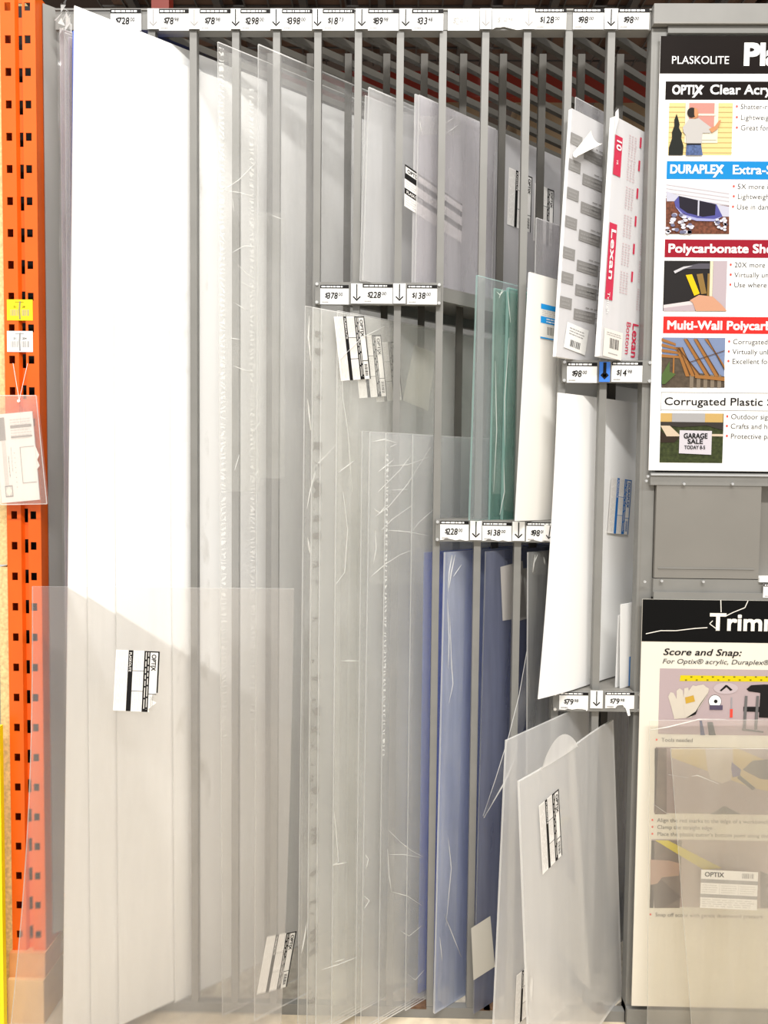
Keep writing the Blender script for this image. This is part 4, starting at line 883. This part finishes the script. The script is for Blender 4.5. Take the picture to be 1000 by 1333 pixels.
# ------------------------------------------------------------------ orange rack upright and what hangs on it
YO = -.03
ux0 = (pt(2, 100, YO).x+pt(14.5, 1150, YO).x)/2; ux1 = (pt(48.5, 100, YO).x+pt(57, 1150, YO).x)/2; zo0 = Z(30, 1238, YO); zo1 = Z(25, -40, YO)
up_ = empty('rack_upright', (ux0, YO, zo0-.03)); tag(up_, 'orange pallet rack upright punched with square holes and slots', 'rack upright')
b = MB(); Wd = ux1-ux0; hz = Z(25, 8.5, YO); pitch = (Z(25, 8.5, YO)-Z(40, 1216.5, YO))/30.0
g = .012
zc = hz; rows = []
while zc-pitch/2 > zo0: rows.append(zc); zc -= pitch
zt = rows[0]+pitch/2; zbm = rows[-1]-pitch/2
def vcol(xa, xb, ya, yb, holes):
    for r in rows:
        t_, b_ = r+pitch/2, r-pitch/2
        if holes:
            h0, h1 = holes; b.poly([(ux0+xa, ya, t_), (ux0+xb, yb, t_), (ux0+xb, yb, r+h1), (ux0+xa, ya, r+h1)], orange)
            b.poly([(ux0+xa, ya, r-h0), (ux0+xb, yb, r-h0), (ux0+xb, yb, b_), (ux0+xa, ya, b_)], orange)
        else: b.poly([(ux0+xa, ya, t_), (ux0+xb, yb, t_), (ux0+xb, yb, b_), (ux0+xa, ya, b_)], orange)
    b.poly([(ux0+xa, ya, zbm), (ux0+xb, yb, zbm), (ux0+xb, yb, zo0), (ux0+xa, ya, zo0)], orange)
hs = (.0095, .0095); hl = (.0185, .0155)
for fa, fb, ga, gb, holes in ((0, .13, 0, 0, None), (.13, .30, 0, 0, hs), (.30, .415, 0, 0, None), (.415, .455, 0, g, None), (.455, .585, g, g, hl), (.585, .625, g, 0, None), (.625, .69, 0, 0, None), (.69, .86, 0, 0, hs), (.86, 1, 0, 0, None)):
    vcol(fa*Wd, fb*Wd, YO+ga, YO+gb, holes)
b.build('column_face', up_, solid=.0022, soff=1)
for (xa) in (ux0, ux1-.002):
    b = MB()
    for r in rows:
        for (ya, yb, h) in ((YO+.0025, YO+.045, None), (YO+.045, YO+.055, .008), (YO+.055, YO+.075, None)):
            if h and xa > ux0: b.box(xa, xa+.002, ya, yb, r+h, r+pitch/2, orange); b.box(xa, xa+.002, ya, yb, r-pitch/2, r-h, orange)
            else: b.box(xa, xa+.002, ya, yb, r-pitch/2, r+pitch/2, orange)
    b.box(xa, xa+.002, YO+.0025, YO+.075, zo0, zbm, orange)
    b.build('column_side', up_)
b = MB(); b.box(ux0+.003, ux1-.003, YO+.06, YO+.064, zo0, zt, dark); b.build('column_shade_plate', up_)  # black plate added behind the holes as the shade inside the column
b = MB(); fp = mat('foot_tan', srgb(214, 150, 96), .6, noise=.1, nscale=20); zf0 = Z(30, 1275, YO-.02)
b.box(ux0-.003, ux1+.003, YO-.012, YO+.08, zo0-.06, zo0+.002, fp); b.box(ux0-.003, ux1+.004, YO-.022, YO+.09, 0.0005, zo0-.06, mat('foot_sand', srgb(220, 178, 126), .7, noise=.08, nscale=15)); b.build('foot_plate', up_)
def loc_label(px0, py0, px1, py1, m, num, lab):
    a, c = pt(px0, py1, YO-.001), pt(px1, py0, YO-.001); F = Fr(a, (1, 0, 0), (0, 0, 1)); L, H = c.x-a.x, c.z-a.z; b = MB()
    b.hexa([F(0, 0, 0), F(L, 0, 0), F(L, H, 0), F(0, H, 0), F(0, 0, -.0007), F(L, 0, -.0007), F(L, H, -.0007), F(0, H, -.0007)], m)
    text(b, F, num[0], .26*L, .60*H, .14*H, black, .0005, .01); text(b, F, num[1], .60*L, .60*H, .14*H, black, .0005, .01); rect(b, F, .32*L, .66*L, .87*H, .89*H, .0005, black)
    barcode(b, F, .14*L, .46*L, .22*H, .52*H, greyp, .0005, 7, 9); barcode(b, F, .58*L, .88*L, .22*H, .52*H, greyp, .0005, 8, 8)
    smear = mat('label_crease', (.30, .26, .12), .7) if m is yellow else greyp
    shape(b, F, [(.47*L, .06*H), (.54*L, .05*H), (.52*L, .5*H), (.55*L, .92*H), (.48*L, .9*H), (.46*L, .5*H)], .0007, smear)
    tag(b.build('location_label', org=a), lab, 'label', 'labels on the orange upright')
loc_label(9.2, 390, 42.3, 417, yellow, ('31', '39'), 'yellow barcode label on the orange upright')
loc_label(9.3, 431, 42.5, 458, white, ('31', '204'), 'white barcode label on the orange upright')
# hanging pouch with its form
q = [pt(-9, 515, YO-.02), pt(47, 515, YO-.02), pt(61, 656, YO-.034), pt(1, 657, YO-.034)]
pz_ = pt(25, 522, YO-.02)
po = MB(); pvc = clear('vinyl_pouch', (.97, .95, .93), .22, (.9, .84, .80), .12, .3)
po.poly(q, pvc); po.poly([p+V((0, .010, 0)) for p in q], pvc)
for i in range(4): po.tube([q[i], q[(i+1) % 4]], .0011, filmhi, 5)
po = tag(po.build('document_pouch', org=q[0]), 'clear vinyl pouch hanging on the orange upright', 'pouch')
b = MB(); st = mat('string_white', (.75, .70, .66), .7); b.tube([pt(17, 473, YO-.002), pt(25, 521, YO-.022)], .0007, st, 5); b.tube([pt(36, 473, YO-.002), pt(25, 521, YO-.022)], .0007, st, 5); b.tube([pz_+V((0, -.001, 0)), pz_+V((0, -.004, 0))], .0035, white, 10); b.build('hanging_string', po)
b = MB(); r_ = [pt(-8, 540, YO-.017), pt(43, 541, YO-.017), pt(52, 653, YO-.0285), pt(2, 655, YO-.0285)]
fy_ = (r_[0]-r_[3]).normalized(); fx_ = (r_[2]-r_[3]).normalized(); fx_ = (fx_-fy_*fx_.dot(fy_)).normalized(); F = Fr(r_[3], fx_, fy_); L = (r_[2]-r_[3]).length; H = (r_[0]-r_[3]).length; fm = mat('form_paper', (.80, .77, .74), .6)
b.hexa([F(0, 0, 0), F(L, 0, 0), F(L, H, 0), F(0, H, 0), F(0, 0, -.003), F(L, 0, -.003), F(L, H, -.003), F(0, H, -.003)], fm)
b.poly([F(L, .62*H, .001), F(1.10*L, .50*H, .003), F(1.04*L, .45*H, .003), F(1.09*L, .38*H, .003), F(L, .34*H, .001)], fm)
rect(b, F, .08*L, .26*L, .70*H, .96*H, .0006, greyp); rect(b, F, .14*L, .24*L, .20*H, .70*H, .0006, lgrey); rect(b, F, .13*L, .33*L, .06*H, .19*H, .0006, greyp); rect(b, F, .15*L, .31*L, .075*H, .175*H, .0008, lgrey)
shape(b, F, [(.23*L, .068*H), (.315*L, .125*H), (.23*L, .182*H), (.145*L, .125*H)], .001, paper)
greek(b, F, .40*L, .95*L, .70*H, .94*H, 8, lgrey, .0006, .4, .1, 3); rect(b, F, .40*L, .95*L, .83*H, .86*H, .0008, greyp); rect(b, F, .40*L, .95*L, .72*H, .735*H, .0008, greyp)
for (a_, c_, d_, e_) in ((.60, .97, .605, .61), (.60, .97, .20, .206), (.60, .615, .20, .61)): rect(b, F, a_*L, c_*L, d_*H, e_*H, .0008, greyp)
for k in range(8): rect(b, F, .44*L, .46*L, (.16+.055*k)*H, (.168+.055*k)*H, .0008, greyp)
greek(b, Fr(F(.36*L, .62*H), -F.y, F.x), 0, .3*H, 0, .02*L, 1, greyp, .0008); greek(b, Fr(F(.28*L, .52*H), -F.y, F.x), 0, .25*H, 0, .02*L, 1, black, .0008)
tag(b.build('order_form', org=r_[3]), 'printed paper form inside the hanging vinyl pouch', 'paper form')
# particle boards and yellow guard at the frame edge
pb = mat('particle_board', srgb(226, 196, 140), .8, noise=.22, nscale=120)
xb1 = ux0-.004
for z0, z1, lab in ((.02, Z(5, 737, -.02), 'lower particle board edge beside the orange upright'), (Z(5, 735, -.02), Z(5, -40, -.02), 'upper particle board edge beside the orange upright')):
    b = MB(); b.box(xb1-.022, xb1, -.022, .5, z0, z1-.002, pb); tag(b.build('particle_board', org=(xb1, -.02, z0)), lab, 'board', 'particle boards')
b = MB(); xg = pt(4, 1150, -.07).x; b.box(xg-.05, xg, -.075, -.06, 0.0005, Z(2, 945, -.07), mat('guard_yellow', srgb(252, 236, 20), .4)); tag(b.build('post_guard', org=(xg, -.07, 0)), 'yellow corner guard standing on the floor at the frame edge', 'guard')

# ------------------------------------------------------------------ storage behind the rack
wire = mat('dark_wire', (.07, .065, .06), .5)
for i in range(4):
    x0 = -1.25+i*1.02; b = MB(); zd = 3.32
    for k in range(11): b.bar((x0+k*.1, .85, zd), (x0+k*.1, 1.78, zd), .006, .006, wire)
    for k in range(10): b.bar((x0, .85+k*.1, zd+.006), (x0+1.0, .85+k*.1, zd+.006), .006, .006, wire)
    for k in range(3): b.bar((x0+.15+k*.35, .85, zd-.02), (x0+.15+k*.35, 1.78, zd-.02), .03, .035, wire)
    tag(b.build('wire_deck', org=(x0, .85, zd)), ('wire storage deck over the tall white panels', 'wire storage deck behind the $398.00 tag', 'wire storage deck behind the faded tags', 'wire storage deck over the sign cabinet end')[i], 'wire deck', 'wire decks behind the rack')
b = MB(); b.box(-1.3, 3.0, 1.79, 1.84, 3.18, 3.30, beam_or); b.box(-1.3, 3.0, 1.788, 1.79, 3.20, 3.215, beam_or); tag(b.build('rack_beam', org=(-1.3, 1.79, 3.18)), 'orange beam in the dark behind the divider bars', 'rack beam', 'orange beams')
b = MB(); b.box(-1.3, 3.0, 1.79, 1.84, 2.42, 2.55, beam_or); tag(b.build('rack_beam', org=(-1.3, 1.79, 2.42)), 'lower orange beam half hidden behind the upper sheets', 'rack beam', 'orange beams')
b = MB()
for k in range(44): b.bar((-1.3+k*.1, 1.86, 2.56), (-1.3+k*.1, 2.9, 2.56), .006, .006, wire)
tag(b.build('wire_deck', org=(-1.3, 1.86, 2.56)), 'low wire deck glimpsed through the divider bars', 'wire deck', 'wire decks behind the rack')
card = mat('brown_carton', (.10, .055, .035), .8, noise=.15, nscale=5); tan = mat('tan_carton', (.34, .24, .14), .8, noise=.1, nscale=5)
rnd = random.Random(8)
boxes = [(-1.2, .5), (-.65, .42), (-.18, .55), (.42, .38), (.85, .6), (1.5, .5), (2.05, .5)]
names = ('over the tall white panels', 'behind the $298.00 tag', 'behind the $398.00 tag', 'behind the $89.98 tag', 'behind the faded tags', 'behind the $128.00 tag', 'over the sign cabinet')
for (x, wd2_), nm in zip(boxes, names):
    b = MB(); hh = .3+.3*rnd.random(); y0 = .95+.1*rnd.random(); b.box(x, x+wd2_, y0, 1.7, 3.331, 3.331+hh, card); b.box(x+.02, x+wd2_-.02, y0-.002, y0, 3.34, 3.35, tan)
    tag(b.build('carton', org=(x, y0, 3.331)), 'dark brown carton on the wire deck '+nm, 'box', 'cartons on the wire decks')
for x, wd2_, nm in ((.12, .3, 'behind the $33.48 tag post'), (.62, .24, 'under the faded tag'), (1.05, .32, 'beside the torn faded tag')):
    b = MB(); b.box(x, x+wd2_, 2.2, 2.6, 2.57, 3.4, tan); tag(b.build('carton', org=(x, 2.2, 2.57)), 'tan carton far behind the divider bars '+nm, 'box', 'tan cartons')
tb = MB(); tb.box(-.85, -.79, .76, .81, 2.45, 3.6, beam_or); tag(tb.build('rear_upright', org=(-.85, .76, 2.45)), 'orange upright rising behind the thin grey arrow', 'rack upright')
for o in bpy.data.objects: o.select_set(False)
